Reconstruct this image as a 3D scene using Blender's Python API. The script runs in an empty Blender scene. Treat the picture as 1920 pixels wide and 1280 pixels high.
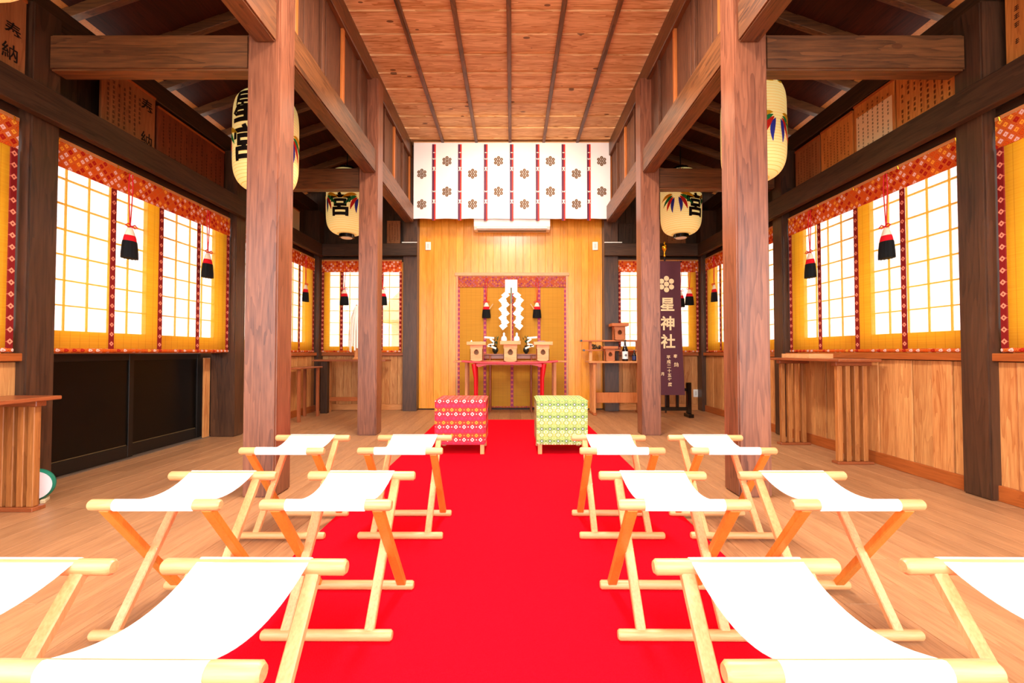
import bpy, bmesh, math, random
from mathutils import Vector, Matrix
R = random.Random(7)
PI = math.pi
sc = bpy.context.scene
C = sc.collection

# ---------------------------------------------------------------- camera, world, lights, exposure
cd = bpy.data.cameras.new('camera'); cam = bpy.data.objects.new('camera', cd); C.objects.link(cam)
cam.location = (0.03, 0, 0.90); cam.rotation_euler = (PI/2 + math.atan(20/853.33), 0, 0)
cd.sensor_width = 36; cd.lens = 16.0; cd.clip_start = 0.02
sc.camera = cam
sc.view_settings.view_transform = 'Standard'; sc.view_settings.look = 'None'
sc.view_settings.gamma = 1; sc.view_settings.use_curve_mapping = False
sc.view_settings.exposure = 0.0
w = bpy.data.worlds.new('world'); sc.world = w; w.use_nodes = True
bg = w.node_tree.nodes['Background']; bg.inputs[0].default_value = (0.96, 0.98, 1.0, 1); bg.inputs[1].default_value = 6.0

def area(name, loc, rot, sx, sy, power, col):
    l = bpy.data.lights.new(name, 'AREA'); l.shape = 'RECTANGLE'; l.size = sx; l.size_y = sy
    l.energy = power; l.color = col
    o = bpy.data.objects.new(name, l); o.location = loc; o.rotation_euler = rot; C.objects.link(o); return o
# daylight of the open entrance behind the camera, lamps in the nave, added fill for the altar
area('entrance_daylight', (0, -1.3, 2.2), (math.radians(72), 0, 0), 5.0, 2.6, 60, (1.0, 0.96, 0.92))
area('nave_lamp', (0.03, 2.6, 3.95), (0, 0, 0), 0.4, 1.8, 230, (1.0, 0.93, 0.84))
area('nave_uplight', (0.03, 1.2, 2.7), (math.radians(205), 0, 0), 1.6, 1.6, 200, (1.0, 0.86, 0.68))
area('altar_fill', (0.03, 5.6, 3.95), (math.radians(25), 0, 0), 2.0, 0.4, 60, (1.0, 0.84, 0.60))  # unseen light added to brighten the altar, no fixture modelled

# ---------------------------------------------------------------- helpers
def lin(h):
    v = [int(h[i:i+2], 16)/255 for i in (0, 2, 4)]
    return tuple((c/12.92 if c <= .04045 else ((c+.055)/1.055)**2.4) for c in v) + (1,)

class G:
    def __init__(s): s.v = []; s.f = []
    def add(s, vs, fs, M=None):
        b = len(s.v); s.v += [tuple(M @ Vector(p)) if M else tuple(p) for p in vs]
        s.f += [tuple(i+b for i in f) for f in fs]; return s
    def box(s, x0, x1, y0, y1, z0, z1, M=None):
        return s.add([(x0,y0,z0),(x1,y0,z0),(x1,y1,z0),(x0,y1,z0),(x0,y0,z1),(x1,y0,z1),(x1,y1,z1),(x0,y1,z1)],
            [(0,3,2,1),(4,5,6,7),(0,1,5,4),(1,2,6,5),(2,3,7,6),(3,0,4,7)], M)
    def bar(s, p0, p1, wx, wy, up=(0,0,1)):          # rectangular bar from p0 to p1
        p0 = Vector(p0); p1 = Vector(p1); d = (p1-p0); L = d.length; d.normalize()
        a = Vector(up).cross(d)
        if a.length < 1e-4: a = Vector((1,0,0))
        a.normalize(); b = d.cross(a)
        vs = []
        for t in (0, L):
            for i, j in ((-1,-1),(1,-1),(1,1),(-1,1)): vs.append(p0 + d*t + a*(i*wx/2) + b*(j*wy/2))
        return s.add(vs, [(0,3,2,1),(4,5,6,7),(0,1,5,4),(1,2,6,5),(2,3,7,6),(3,0,4,7)])
    def tube(s, pts, r, n=8, cap=True):
        pts = [Vector(p) for p in pts]; rs = r if isinstance(r, (list, tuple)) else [r]*len(pts)
        b = len(s.v); m = len(pts); prev = None
        for k, p in enumerate(pts):
            t = (pts[min(k+1, m-1)] - pts[max(k-1, 0)]).normalized()
            if prev is None:
                a = t.orthogonal().normalized()
            else:
                a = (prev - t*prev.dot(t)); a = a.normalized() if a.length > 1e-5 else t.orthogonal().normalized()
            prev = a; c = t.cross(a)
            for i in range(n):
                an = 2*PI*i/n; s.v.append(tuple(p + (a*math.cos(an) + c*math.sin(an))*rs[k]))
        for k in range(m-1):
            for i in range(n):
                j = (i+1) % n; s.f.append((b+k*n+i, b+k*n+j, b+(k+1)*n+j, b+(k+1)*n+i))
        if cap:
            s.f.append(tuple(b+i for i in range(n))[::-1]); s.f.append(tuple(b+(m-1)*n+i for i in range(n)))
        return s
    def lathe(s, prof, n=24, c=(0,0,0), M=None, sx=1, sy=1):
        b = len(s.v)
        for r, z in prof:
            for i in range(n):
                a = 2*PI*i/n; p = Vector((c[0]+r*sx*math.cos(a), c[1]+r*sy*math.sin(a), c[2]+z)); s.v.append(tuple(M @ p) if M else tuple(p))
        for k in range(len(prof)-1):
            for i in range(n):
                j = (i+1) % n; s.f.append((b+k*n+i, b+k*n+j, b+(k+1)*n+j, b+(k+1)*n+i))
        s.f.append(tuple(b+i for i in range(n))[::-1]); s.f.append(tuple(b+(len(prof)-1)*n+i for i in range(n)))
        return s
    def prism(s, poly, y0, y1, M=None):              # polygon in xz, extruded in y (counter-clockwise seen from -y)
        n = len(poly)
        vs = [(x, y0, z) for x, z in poly] + [(x, y1, z) for x, z in poly]
        fs = [tuple(range(n)), tuple(range(2*n-1, n-1, -1))] + [(i, n+i, n+(i+1) % n, (i+1) % n) for i in range(n)]
        return s.add(vs, fs, M)
    def mesh(s, name, bev=0, smooth=False, seg=1):
        me = bpy.data.meshes.new(name); me.from_pydata(s.v, [], s.f)
        bm = bmesh.new(); bm.from_mesh(me)
        bmesh.ops.recalc_face_normals(bm, faces=bm.faces)
        if bev:
            es = [e for e in bm.edges if len(e.link_faces) == 2 and e.calc_face_angle(0) > .6]
            bmesh.ops.bevel(bm, geom=es, offset=bev, segments=seg, affect='EDGES', clamp_overlap=True)
        uv = bm.loops.layers.uv.new('UVMap')
        for f in bm.faces:
            n = f.normal; a = max(range(3), key=lambda i: abs(n[i]))
            if smooth: f.smooth = True
            for l in f.loops:
                c = l.vert.co; l[uv].uv = (c.y, c.z) if a == 0 else ((c.x, c.z) if a == 1 else (c.x, c.y))
        bm.to_mesh(me); bm.free()
        if smooth and hasattr(me, 'set_sharp_from_angle'): me.set_sharp_from_angle(angle=math.radians(40))
        return me

def obj(name, g, mat, parent=None, loc=(0,0,0), rot=(0,0,0), bev=0, smooth=False, label=None, seg=1, stuff=False):
    me = g.mesh(name, bev, smooth, seg) if isinstance(g, G) else g
    if mat and not me.materials: me.materials.append(mat)
    o = bpy.data.objects.new(name, me); C.objects.link(o); o.location = loc; o.rotation_euler = rot
    if parent: o.parent = parent
    if label: o['label'] = label
    if stuff: o['kind'] = 'stuff'
    return o
def empty(name, loc=(0,0,0), rz=0):
    o = bpy.data.objects.new(name, None); C.objects.link(o); o.location = loc; o.rotation_euler = (0,0,rz)
    o.empty_display_size = .1; return o
def tag(o, label, cat, group=None):
    o['label'] = label; o['category'] = cat
    if group: o['group'] = group
    return o
def struct(o): o['kind'] = 'structure'; return o
def copy_tree(o, parent=None):
    c = o.copy(); C.objects.link(c); c.parent = parent
    for ch in list(o.children): copy_tree(ch, c)
    return c

# ---------------------------------------------------------------- materials
class NT:
    def __init__(s, name):
        s.m = bpy.data.materials.new(name); s.m.use_nodes = True; s.t = s.m.node_tree; s.t.nodes.clear()
        s.out = s.n('ShaderNodeOutputMaterial')
    def n(s, t, **k):
        x = s.t.nodes.new(t)
        for a, b in k.items(): setattr(x, a, b)
        return x
    def l(s, a, b): s.t.links.new(a, b)
    def setin(s, sock, v):
        if isinstance(v, bpy.types.NodeSocket): s.l(v, sock)
        else: sock.default_value = v
    def M(s, op, a, b=0, c=0):
        x = s.n('ShaderNodeMath', operation=op); s.setin(x.inputs[0], a); s.setin(x.inputs[1], b); s.setin(x.inputs[2], c); return x.outputs[0]
    def mix(s, f, a, b, bt='MIX'):
        x = s.n('ShaderNodeMix', data_type='RGBA', blend_type=bt); s.setin(x.inputs[0], f); s.setin(x.inputs[6], a); s.setin(x.inputs[7], b); return x.outputs[2]
    def ramp(s, f, st, interp='LINEAR'):
        x = s.n('ShaderNodeValToRGB'); x.color_ramp.interpolation = interp; e = x.color_ramp.elements
        while len(e) < len(st): e.new(.5)
        for i, (p, c) in enumerate(st): e[i].position = p; e[i].color = c
        s.l(f, x.inputs[0]); return x.outputs[0]
    def bsdf(s, col, rough=.5, spec=.5, metal=0, bump=None, bs=.3, bd=.01, **k):
        b = s.n('ShaderNodeBsdfPrincipled'); s.setin(b.inputs['Base Color'], col); s.setin(b.inputs['Roughness'], rough)
        b.inputs['Specular IOR Level'].default_value = spec; b.inputs['Metallic'].default_value = metal
        if bump is not None:
            u = s.n('ShaderNodeBump'); u.inputs['Strength'].default_value = bs; u.inputs['Distance'].default_value = bd; s.l(bump, u.inputs['Height']); s.l(u.outputs[0], b.inputs['Normal'])
        for a, v in k.items(): b.inputs[a.replace('_', ' ')].default_value = v
        s.b = b; return b.outputs[0]
    def fin(s, sh): s.l(sh, s.out.inputs[0]); return s.m
MC = {}
def plain(name, h, rough=.6, spec=.4, metal=0, noise=.0, nscale=60):
    if name in MC: return MC[name]
    t = NT(name); c = lin(h)
    no = t.n('ShaderNodeTexNoise'); no.inputs['Scale'].default_value = nscale
    tc = t.n('ShaderNodeTexCoord'); t.l(tc.outputs['Object'], no.inputs['Vector'])
    d = tuple(x*(1-noise) for x in c[:3])+(1,)
    MC[name] = t.fin(t.bsdf(t.mix(no.outputs[0], d, c), rough, spec, metal, no.outputs[0], .15*(noise > 0), .002)); return MC[name]
def wood(name, dark, light, axis='z', k=1.0, rough=.5, var=.22, spec=.4, knots=0.0, ring=.5):
    if name in MC: return MC[name]
    t = NT(name); tc = t.n('ShaderNodeTexCoord'); oi = t.n('ShaderNodeObjectInfo')
    ofs = t.n('ShaderNodeVectorMath', operation='ADD'); t.l(tc.outputs['Object'], ofs.inputs[0])
    r = t.M('MULTIPLY', oi.outputs['Random'], 23.7); cx = t.n('ShaderNodeCombineXYZ')
    for i in range(3): t.l(r, cx.inputs[i])
    t.l(cx.outputs[0], ofs.inputs[1])
    mp = t.n('ShaderNodeMapping'); sc_ = [9*k]*3; sc_['xyz'.index(axis)] = .7*k; mp.inputs['Scale'].default_value = sc_
    t.l(ofs.outputs[0], mp.inputs[0])
    n1 = t.n('ShaderNodeTexNoise'); n1.inputs['Scale'].default_value = 1.0; n1.inputs['Detail'].default_value = 3; n1.inputs['Distortion'].default_value = .4; t.l(mp.outputs[0], n1.inputs[0])
    n2 = t.n('ShaderNodeTexNoise'); n2.inputs['Scale'].default_value = 9.0; n2.inputs['Detail'].default_value = 4; t.l(mp.outputs[0], n2.inputs[0])
    rg = t.M('FRACT', t.M('MULTIPLY', n1.outputs[0], 11.0))                       # growth rings
    rg = t.M('POWER', rg, 2.0)
    g = t.M('ADD', t.M('MULTIPLY', n1.outputs[0], .45), t.M('ADD', t.M('MULTIPLY', n2.outputs[0], .45), t.M('MULTIPLY', rg, -.28*ring)))
    col = t.ramp(g, [(.18, lin(dark)), (.62, lin(light))])
    if knots:
        vo = t.n('ShaderNodeTexVoronoi'); vo.inputs['Scale'].default_value = 1.0; m2 = t.n('ShaderNodeMapping')
        s2 = [5.0]*3; s2['xyz'.index(axis)] = 2.6; m2.inputs['Scale'].default_value = s2; t.l(ofs.outputs[0], m2.inputs[0]); t.l(m2.outputs[0], vo.inputs[0])
        kn = t.M('MULTIPLY', t.M('LESS_THAN', vo.outputs['Distance'], .10), knots)
        col = t.mix(kn, col, lin('4a2410'))
    br = t.M('ADD', 1-var/2, t.M('MULTIPLY', oi.outputs['Random'], var))
    hs = t.n('ShaderNodeHueSaturation'); t.l(br, hs.inputs['Value']); t.l(col, hs.inputs['Color'])
    MC[name] = t.fin(t.bsdf(hs.outputs[0], rough, spec, 0, g, .25, .004)); return MC[name]

W_COL = {a: wood('pillar_wood_'+a, '50281a', '985e42', a, .9, .34, .12, .5) for a in 'xyz'}
W_BEAM = {a: wood('beam_wood_'+a, '301a0c', '84502a', a, .8, .42, .2, .45, knots=.6) for a in 'xyz'}
W_DARK = {a: wood('dark_wood_'+a, '22140a', '4c3220', a, .8, .5, .25, .35) for a in 'xyz'}
W_POST = wood('post_wood', '281810', '583824', 'z', .8, .38, .2, .5)
W_CLER = wood('weathered_board', '452618', '74482f', 'z', 1.2, .6, .3, .3)
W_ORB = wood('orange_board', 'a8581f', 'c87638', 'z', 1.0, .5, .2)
W_CEIL = wood('ceiling_cedar', 'b87c44', 'ffd49c', 'x', 1.1, .6, .24, .3, knots=.8, ring=.9)
W_ROOF = wood('roof_board', '240c06', '4a1c0c', 'y', 1.0, .6, .4, .2)
W_HINOKI = wood('hinoki_board', 'cc7a10', 'f4a836', 'z', .7, .24, .14, .55, ring=.35)
W_WAIN = wood('wainscot_board', 'a05c2c', 'dca060', 'z', 1.1, .5, .38, .35)
W_TRIM = {a: wood('trim_wood_'+a, '8c4418', 'b8622a', a, 1, .4, .12) for a in 'xyz'}
W_FLOOR = wood('floor_plank', '8e603e', 'bc8a60', 'y', 1.3, .42, .16, .4, ring=.4)
W_STOOL = {a: wood('beech_'+a, 'b87c48', 'e0aa74', a, 2.2, .4, .1, .5, ring=.2) for a in 'xyz'}
W_STOOL_SHADE = wood('shade_orange_beech', 'b8641c', 'd88430', 'z', 2.2, .4, .1, .5, ring=.2)  # outer stool legs: shade on their undersides put into a darker orange
W_SLAT = wood('slat_wood', '844a22', 'c07c40', 'z', 1.4, .45, .3, .4)
W_TABLE = {a: wood('table_wood_'+a, '7c3c1c', 'a85c34', a, 1.3, .28, .12, .6) for a in 'xyz'}
W_SANBO = wood('sanbo_wood', 'cc8c50', 'ecb47c', 'x', 2, .5, .1)
W_SANBO2 = wood('aged_sanbo_wood', 'a4582c', 'c87844', 'x', 2, .5, .1)
W_ALTAR = {a: wood('altar_wood_'+a, 'b06a34', 'd89458', a, 1.4, .4, .1) for a in 'xyz'}
W_PLAQ = wood('plaque_wood', 'a85a20', 'e08c40', 'z', 1.2, .5, .15)
W_PLAQD = wood('dark_plaque_wood', '7a4420', 'a8693c', 'z', 1.2, .5, .15)
W_SASH = plain('sash_wood', 'e8b460', .5)
BLACKW = plain('black_lacquer', '0c0806', .12, .6)
BLACKF = plain('black_frame', '15100c', .4, .4)
WHITE = plain('white_plastic', 'f2f0ea', .4)
PAPER = plain('white_paper', 'fffdf6', .8, .2)
CANVAS = plain('white_canvas', 'f7f7f5', .85, .15, 0, .04, 400)
REDLAC = plain('red_lacquer', 'c40c1c', .25, .4)
GOLD = plain('gold', 'e0a82c', .25, .6, 1)
STEEL = plain('steel', 'd0d4dc', .25, .5, 1)
INK = plain('ink', '18100c', .6, .2)
RED = plain('red_cord', 'd01828', .6, .3)
BLK = plain('black_thread', '0e1012', .8, .2, 0, .3, 200)
REDT = plain('red_thread', 'd81020', .8, .2, 0, .2, 200)
WHT = plain('cream_thread', 'f6ead0', .8, .2, 0, .15, 200)
PURPLE = plain('purple_cloth', '5c303c', .75, .3, 0, .1, 200)
CREAM = plain('cream_print', 'f4dcae', .8, .1)

def carpet():
    t = NT('red_carpet'); tc = t.n('ShaderNodeTexCoord'); n = t.n('ShaderNodeTexNoise'); n.inputs['Scale'].default_value = 260; n.inputs['Detail'].default_value = 3
    t.l(tc.outputs['Object'], n.inputs[0])
    return t.fin(t.bsdf(t.mix(n.outputs[0], lin('c80014'), lin('ee0820')), .95, .05, 0, n.outputs[0], .6, .004))
CARPET = carpet()
def uvc(t, k):
    u = t.n('ShaderNodeUVMap'); u.uv_map = 'UVMap'; s = t.n('ShaderNodeSeparateXYZ'); t.l(u.outputs[0], s.inputs[0])
    return t.M('MULTIPLY', s.outputs[0], k), t.M('MULTIPLY', s.outputs[1], k)
def cell(t, p): return t.M('ABSOLUTE', t.M('SUBTRACT', t.M('FRACT', p), .5))
def diamond_cloth(name, border, stops, k=17):
    t = NT(name); u, v = uvc(t, k); p = t.M('ADD', u, v); q = t.M('SUBTRACT', u, v)
    f = t.M('MAXIMUM', cell(t, p), cell(t, q))
    cb = t.n('ShaderNodeCombineXYZ'); t.l(t.M('FLOOR', p), cb.inputs[0]); t.l(t.M('FLOOR', q), cb.inputs[1])
    wn = t.n('ShaderNodeTexWhiteNoise'); t.l(cb.outputs[0], wn.inputs[0])
    inner = t.ramp(wn.outputs[0], stops, 'CONSTANT')
    c = t.mix(t.M('LESS_THAN', f, .30), lin(border), inner)
    ringm = t.M('MULTIPLY', t.M('GREATER_THAN', f, .40), t.M('LESS_THAN', f, .45))
    c = t.mix(ringm, c, lin('f0a040')); c = t.mix(t.M('LESS_THAN', f, .07), c, lin('d05030'))
    sh = t.bsdf(c, .7, .2)
    tr = t.n('ShaderNodeBsdfTranslucent'); t.l(c, tr.inputs[0]); mx = t.n('ShaderNodeMixShader'); mx.inputs[0].default_value = .35
    t.l(sh, mx.inputs[1]); t.l(tr.outputs[0], mx.inputs[2]); return t.fin(mx.outputs[0])
VAL = diamond_cloth('orange_brocade', 'd84810', [(0, lin('fcd8c8')), (.34, lin('ffb83c')), (.5, lin('e86818')), (.75, lin('c02818'))])
VAL2 = diamond_cloth('mauve_brocade', 'b04040', [(0, lin('c86890')), (.3, lin('e09060')), (.6, lin('9c3c80')), (.8, lin('d86040'))], 20)
def strap_cloth(name, base, spot, k=11):
    t = NT(name); tc = t.n('ShaderNodeTexCoord'); s = t.n('ShaderNodeSeparateXYZ'); t.l(tc.outputs['Object'], s.inputs[0])
    x = t.M('ABSOLUTE', t.M('MULTIPLY', s.outputs[0], k)); z = cell(t, t.M('MULTIPLY', s.outputs[2], k))
    d = t.M('ADD', x, z); c = t.mix(t.M('LESS_THAN', d, .26), lin(base), lin(spot)); c = t.mix(t.M('LESS_THAN', d, .09), c, lin(base))
    return t.fin(t.bsdf(c, .7, .2))
STRAP = strap_cloth('red_strap', '7c1614', 'e08868', 14); STRAP2 = strap_cloth('mauve_strap', 'a04068', 'e88058', 14)
def brocade(name, base, rows, ku, kv):
    # bands of diamonds: rows = (outline colour, inner colour, half width in metres, shift, band colour)
    t = NT(name); u, _ = uvc(t, ku); _, v = uvc(t, kv); n = len(rows)
    ri = t.M('MODULO', t.M('FLOOR', t.M('ADD', v, 400*n)), n); col = lin(base); cz = t.M('DIVIDE', cell(t, v), kv)
    for i, (oc, ic, sz, sh, bd) in enumerate(rows):
        sel = t.M('COMPARE', ri, i, .4)
        if bd: col = t.mix(sel, col, lin(bd))
        d = t.M('ADD', t.M('DIVIDE', cell(t, t.M('ADD', u, sh)), ku), cz)
        col = t.mix(t.M('MULTIPLY', sel, t.M('LESS_THAN', d, sz)), col, lin(oc))
        col = t.mix(t.M('MULTIPLY', sel, t.M('LESS_THAN', d, sz*.55)), col, lin(ic))
        d2 = t.M('ADD', t.M('DIVIDE', cell(t, t.M('ADD', u, sh+.5)), ku), cz)
        col = t.mix(t.M('MULTIPLY', sel, t.M('LESS_THAN', d2, .006)), col, lin(oc))
    return t.fin(t.bsdf(col, .6, .35))
RB = brocade('red_brocade', 'b81c30', [('f8e8d8', 'c02030', .0175, 0, 'c02434'), ('f0a828', 'e06020', .0165, .5, 'd03420'), ('903060', 'c02840', .012, .25, 'b82040')], 14, 27)
GB = brocade('green_brocade', '8ca85c', [('1c3c30', 'f4f4e0', .0165, 0, '84a85c'), ('ccd070', '8cb070', .022, .5, '88a85c'), ('dcE4c0', '9cb868', .018, .0, '98ac58'), ('dce4c0', 'a8bc58', .022, .5, '86a45c')], 14, 38)

def mat_blind(name, c1, c2, tr, k=140, tf=.55):
    t = NT(name); tc = t.n('ShaderNodeTexCoord'); s = t.n('ShaderNodeSeparateXYZ'); t.l(tc.outputs['Object'], s.inputs[0])
    reed = cell(t, t.M('MULTIPLY', s.outputs[2], k)); th = cell(t, t.M('MULTIPLY', s.outputs[0], 14))
    no = t.n('ShaderNodeTexNoise'); mp = t.n('ShaderNodeMapping'); mp.inputs['Scale'].default_value = (1.2, 1, 50); t.l(tc.outputs['Object'], mp.inputs[0]); t.l(mp.outputs[0], no.inputs[0]); no.inputs['Scale'].default_value = 2
    c = t.mix(no.outputs[0], lin(c1), lin(c2)); c = t.mix(t.M('MULTIPLY', t.M('GREATER_THAN', th, .46), .35), c, lin('a06a10'))
    d = t.bsdf(c, .6, .3, 0, reed, .3, .002)
    tl = t.n('ShaderNodeBsdfTranslucent'); t.l(c, tl.inputs[0]); m1 = t.n('ShaderNodeMixShader'); m1.inputs[0].default_value = tf; t.l(d, m1.inputs[1]); t.l(tl.outputs[0], m1.inputs[2])
    tp = t.n('ShaderNodeBsdfTransparent'); m2 = t.n('ShaderNodeMixShader'); f = t.M('MULTIPLY', t.M('LESS_THAN', reed, .5*tr), 1.0); m2.inputs[0].default_value = tr
    t.l(m1.outputs[0], m2.inputs[1]); t.l(tp.outputs[0], m2.inputs[2]); return t.fin(m2.outputs[0])
MAT = mat_blind('rattan_mat', 'dc9c10', 'f4c030', .48); MAT2 = mat_blind('altar_mat', 'b47c10', 'd09420', .0, 200, .08)
def glass():
    t = NT('window_glass'); g = t.n('ShaderNodeBsdfGlossy'); g.inputs['Roughness'].default_value = .05
    tp = t.n('ShaderNodeBsdfTransparent'); tp.inputs[0].default_value = (.96, .97, .97, 1); m = t.n('ShaderNodeMixShader'); m.inputs[0].default_value = .06
    t.l(tp.outputs[0], m.inputs[1]); t.l(g.outputs[0], m.inputs[2]); return t.fin(m.outputs[0])
GLASS = glass()
def lantern_paper():
    t = NT('lantern_paper'); tc = t.n('ShaderNodeTexCoord'); s = t.n('ShaderNodeSeparateXYZ'); t.l(tc.outputs['Object'], s.inputs[0])
    rb = cell(t, t.M('MULTIPLY', s.outputs[2], 40)); c = t.mix(t.M('GREATER_THAN', rb, .42), lin('fbde90'), lin('e4bc60'))
    sh = t.bsdf(c, .6, .3); t.l(c, t.b.inputs['Emission Color']); t.b.inputs['Emission Strength'].default_value = .42
    return t.fin(sh)
LPAPER = lantern_paper()

# ---------------------------------------------------------------- glyphs
def glyph(ch, size, off=.0):
    cu = bpy.data.curves.new('glyph', 'FONT'); cu.body = ch; cu.size = size; cu.offset = off*size; cu.resolution_u = 3
    o = bpy.data.objects.new('glyph', cu); C.objects.link(o)
    me = bpy.data.meshes.new_from_object(o); vs = [v.co.copy() for v in me.vertices]; fs = [tuple(p.vertices) for p in me.polygons]
    bpy.data.objects.remove(o); bpy.data.meshes.remove(me); bpy.data.curves.remove(cu)
    if not vs: return [], []
    x0 = min(v.x for v in vs); x1 = max(v.x for v in vs); y0 = min(v.y for v in vs); y1 = max(v.y for v in vs)
    return [(v.x-(x0+x1)/2, v.y-(y0+y1)/2) for v in vs], fs
def glyphs(items, y, off=.012):                    # items: (char, x, z, size, xscale) -> flat letters facing -y
    g = G()
    for ch, x, z, s, xs in items:
        vs, fs = glyph(ch, s, off); g.add([(x+a*xs, y, z+b) for a, b in vs], fs)
    return g
def marks(x0, x1, z0, z1, cols, rows, y, rr, fill=.9):   # columns of brushed characters too small to read
    g = G(); cw = (x1-x0)/cols; rh = (z1-z0)/rows
    for i in range(cols):
        top = rr.randint(0, 1); n = rows - rr.choice((0, 0, 1, 2, rows//3))
        for j in range(top, n):
            if rr.random() > fill: continue
            cx = x1 - (i+.5)*cw; cz = z1-(j+.5)*rh; s = min(cw*.40, rh*.31)
            for q in range(3):
                a = cz + (q-1)*s*.7; l = s*rr.uniform(.5, 1); g.add([(cx-l, y, a-s*.16), (cx+l, y, a-s*.16+s*.1), (cx+l, y, a+s*.24), (cx-l, y, a+s*.16)], [(0, 1, 2, 3)])
            b = cx + rr.uniform(-.3, .3)*s; g.add([(b-s*.13, y, cz-s), (b+s*.13, y, cz-s), (b+s*.1, y, cz+s), (b-s*.1, y, cz+s)], [(0, 1, 2, 3)])
    return g

# ================================================================ STRUCTURE
XW = 2.99
# floor planks
fl = struct(obj('floor', G().box(-3.3, 3.3, -2.2, 7.3, -.08, -.025), plain('subfloor', '3a2010'), None))
pw = .152; nx = 42; g = G().box(0, pw-.0018, 0, 1.82-.002, -.024, 0).mesh('plank', .0012); g.materials.append(W_FLOOR)
for i in range(nx):
    x = -3.19 + i*pw; y = -1.9 + [0, .9, .4, 1.3][i % 4]*.9 - .9
    while y < 7.2:
        a, b = max(y, -1.2), min(y+1.82, 7.2)
        if b - a > .03:
            if b-a > 1.8: obj('plank', g, None, fl, (x, y, 0))
            else: obj('plank', G().box(0, pw-.0018, 0, b-a-.002, -.024, 0), W_FLOOR, fl, (x, a, 0), bev=.0012)
        y += 1.82
# nave ceiling
ZC = 4.13
ce = struct(obj('ceiling', G().box(-1.62, 1.62, -1.4, 7.2, ZC+.05, ZC+.09), W_DARK['y']))
pl = G().add([(-1.54, 0, 0), (1.54, 0, 0), (1.54, .325, .018), (-1.54, .325, .018), (-1.54, 0, .03), (1.54, 0, .03), (1.54, .325, .03), (-1.54, .325, .03)],
    [(0, 3, 2, 1), (4, 5, 6, 7), (0, 1, 5, 4), (1, 2, 6, 5), (2, 3, 7, 6), (3, 0, 4, 7)]).mesh('plank'); pl.materials.append(W_CEIL)
y = 7.14-.322
while y > -1.4:
    obj('plank', pl, None, ce, (0, y, ZC)); y -= .322
rb = G().box(-.022, .022, -1.4, 7.12, ZC-.035, ZC+.004).mesh('rib', .004); rb.materials.append(W_BEAM['y'])
for i in range(5): obj('rib', rb, None, ce, (.0 + (i-2)*.513, 0, 0))
# aisle roofs
for sd, nm in ((-1, 'left'), (1, 'right')):
    xi, zi, xo, zo = 1.60, 3.98, 4.2, 3.06            # underside of the boards; wall at x 3.15 -> z 3.43
    sl = (zi-zo)/(xo-xi)
    zz = lambda x: zi - sl*(x-xi)
    root = struct(obj('ceiling_'+nm, G().add([(sd*xi, -1.4, zz(xi)+.03), (sd*xi, 7.9, zz(xi)+.03), (sd*xo, 7.9, zz(xo)+.03), (sd*xo, -1.4, zz(xo)+.03),
        (sd*xi, -1.4, zz(xi)+.07), (sd*xi, 7.9, zz(xi)+.07), (sd*xo, 7.9, zz(xo)+.07), (sd*xo, -1.4, zz(xo)+.07)],
        [(0, 1, 2, 3), (4, 7, 6, 5), (0, 3, 7, 4), (1, 5, 6, 2), (0, 4, 5, 1), (3, 2, 6, 7)]), W_ROOF))
    x = xi
    while x < xo-.05:
        x2 = min(x+.2, xo)
        obj('board', G().add([(sd*x, -1.4, zz(x)+.012), (sd*(x2-.004), -1.4, zz(x2)), (sd*(x2-.004), 7.9, zz(x2)), (sd*x, 7.9, zz(x)+.012),
            (sd*x, -1.4, zz(x)+.029), (sd*(x2-.004), -1.4, zz(x2)+.029), (sd*(x2-.004), 7.9, zz(x2)+.029), (sd*x, 7.9, zz(x)+.029)],
            [(0, 1, 2, 3), (4, 7, 6, 5), (0, 4, 5, 1), (3, 2, 6, 7), (0, 3, 7, 4), (1, 5, 6, 2)]), W_ROOF if x < 3.1 else W_ORB, root); x = x2  # eave boards past the wall in lighter wood: daylight glow put into their colour
    rf = G().bar((0, 0, 0), (sd*(xo-xi), 0, -(zi-zo)), .055, .08, (0, 0, 1)).mesh('rafter', .003); rf.materials.append(W_BEAM['x'])
    y = .1
    while y < 7.8:
        obj('rafter', rf, None, root, (sd*xi, y, zi-.035)); y += .455
    struct(obj('trim_1' if sd < 0 else 'trim_2', G().box(3.05, 3.17, -1.3, 7.2, 3.08, 3.25) if sd > 0 else G().box(-3.17, -3.05, -1.3, 7.2, 3.08, 3.25), W_DARK['y'], bev=.006))

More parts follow.
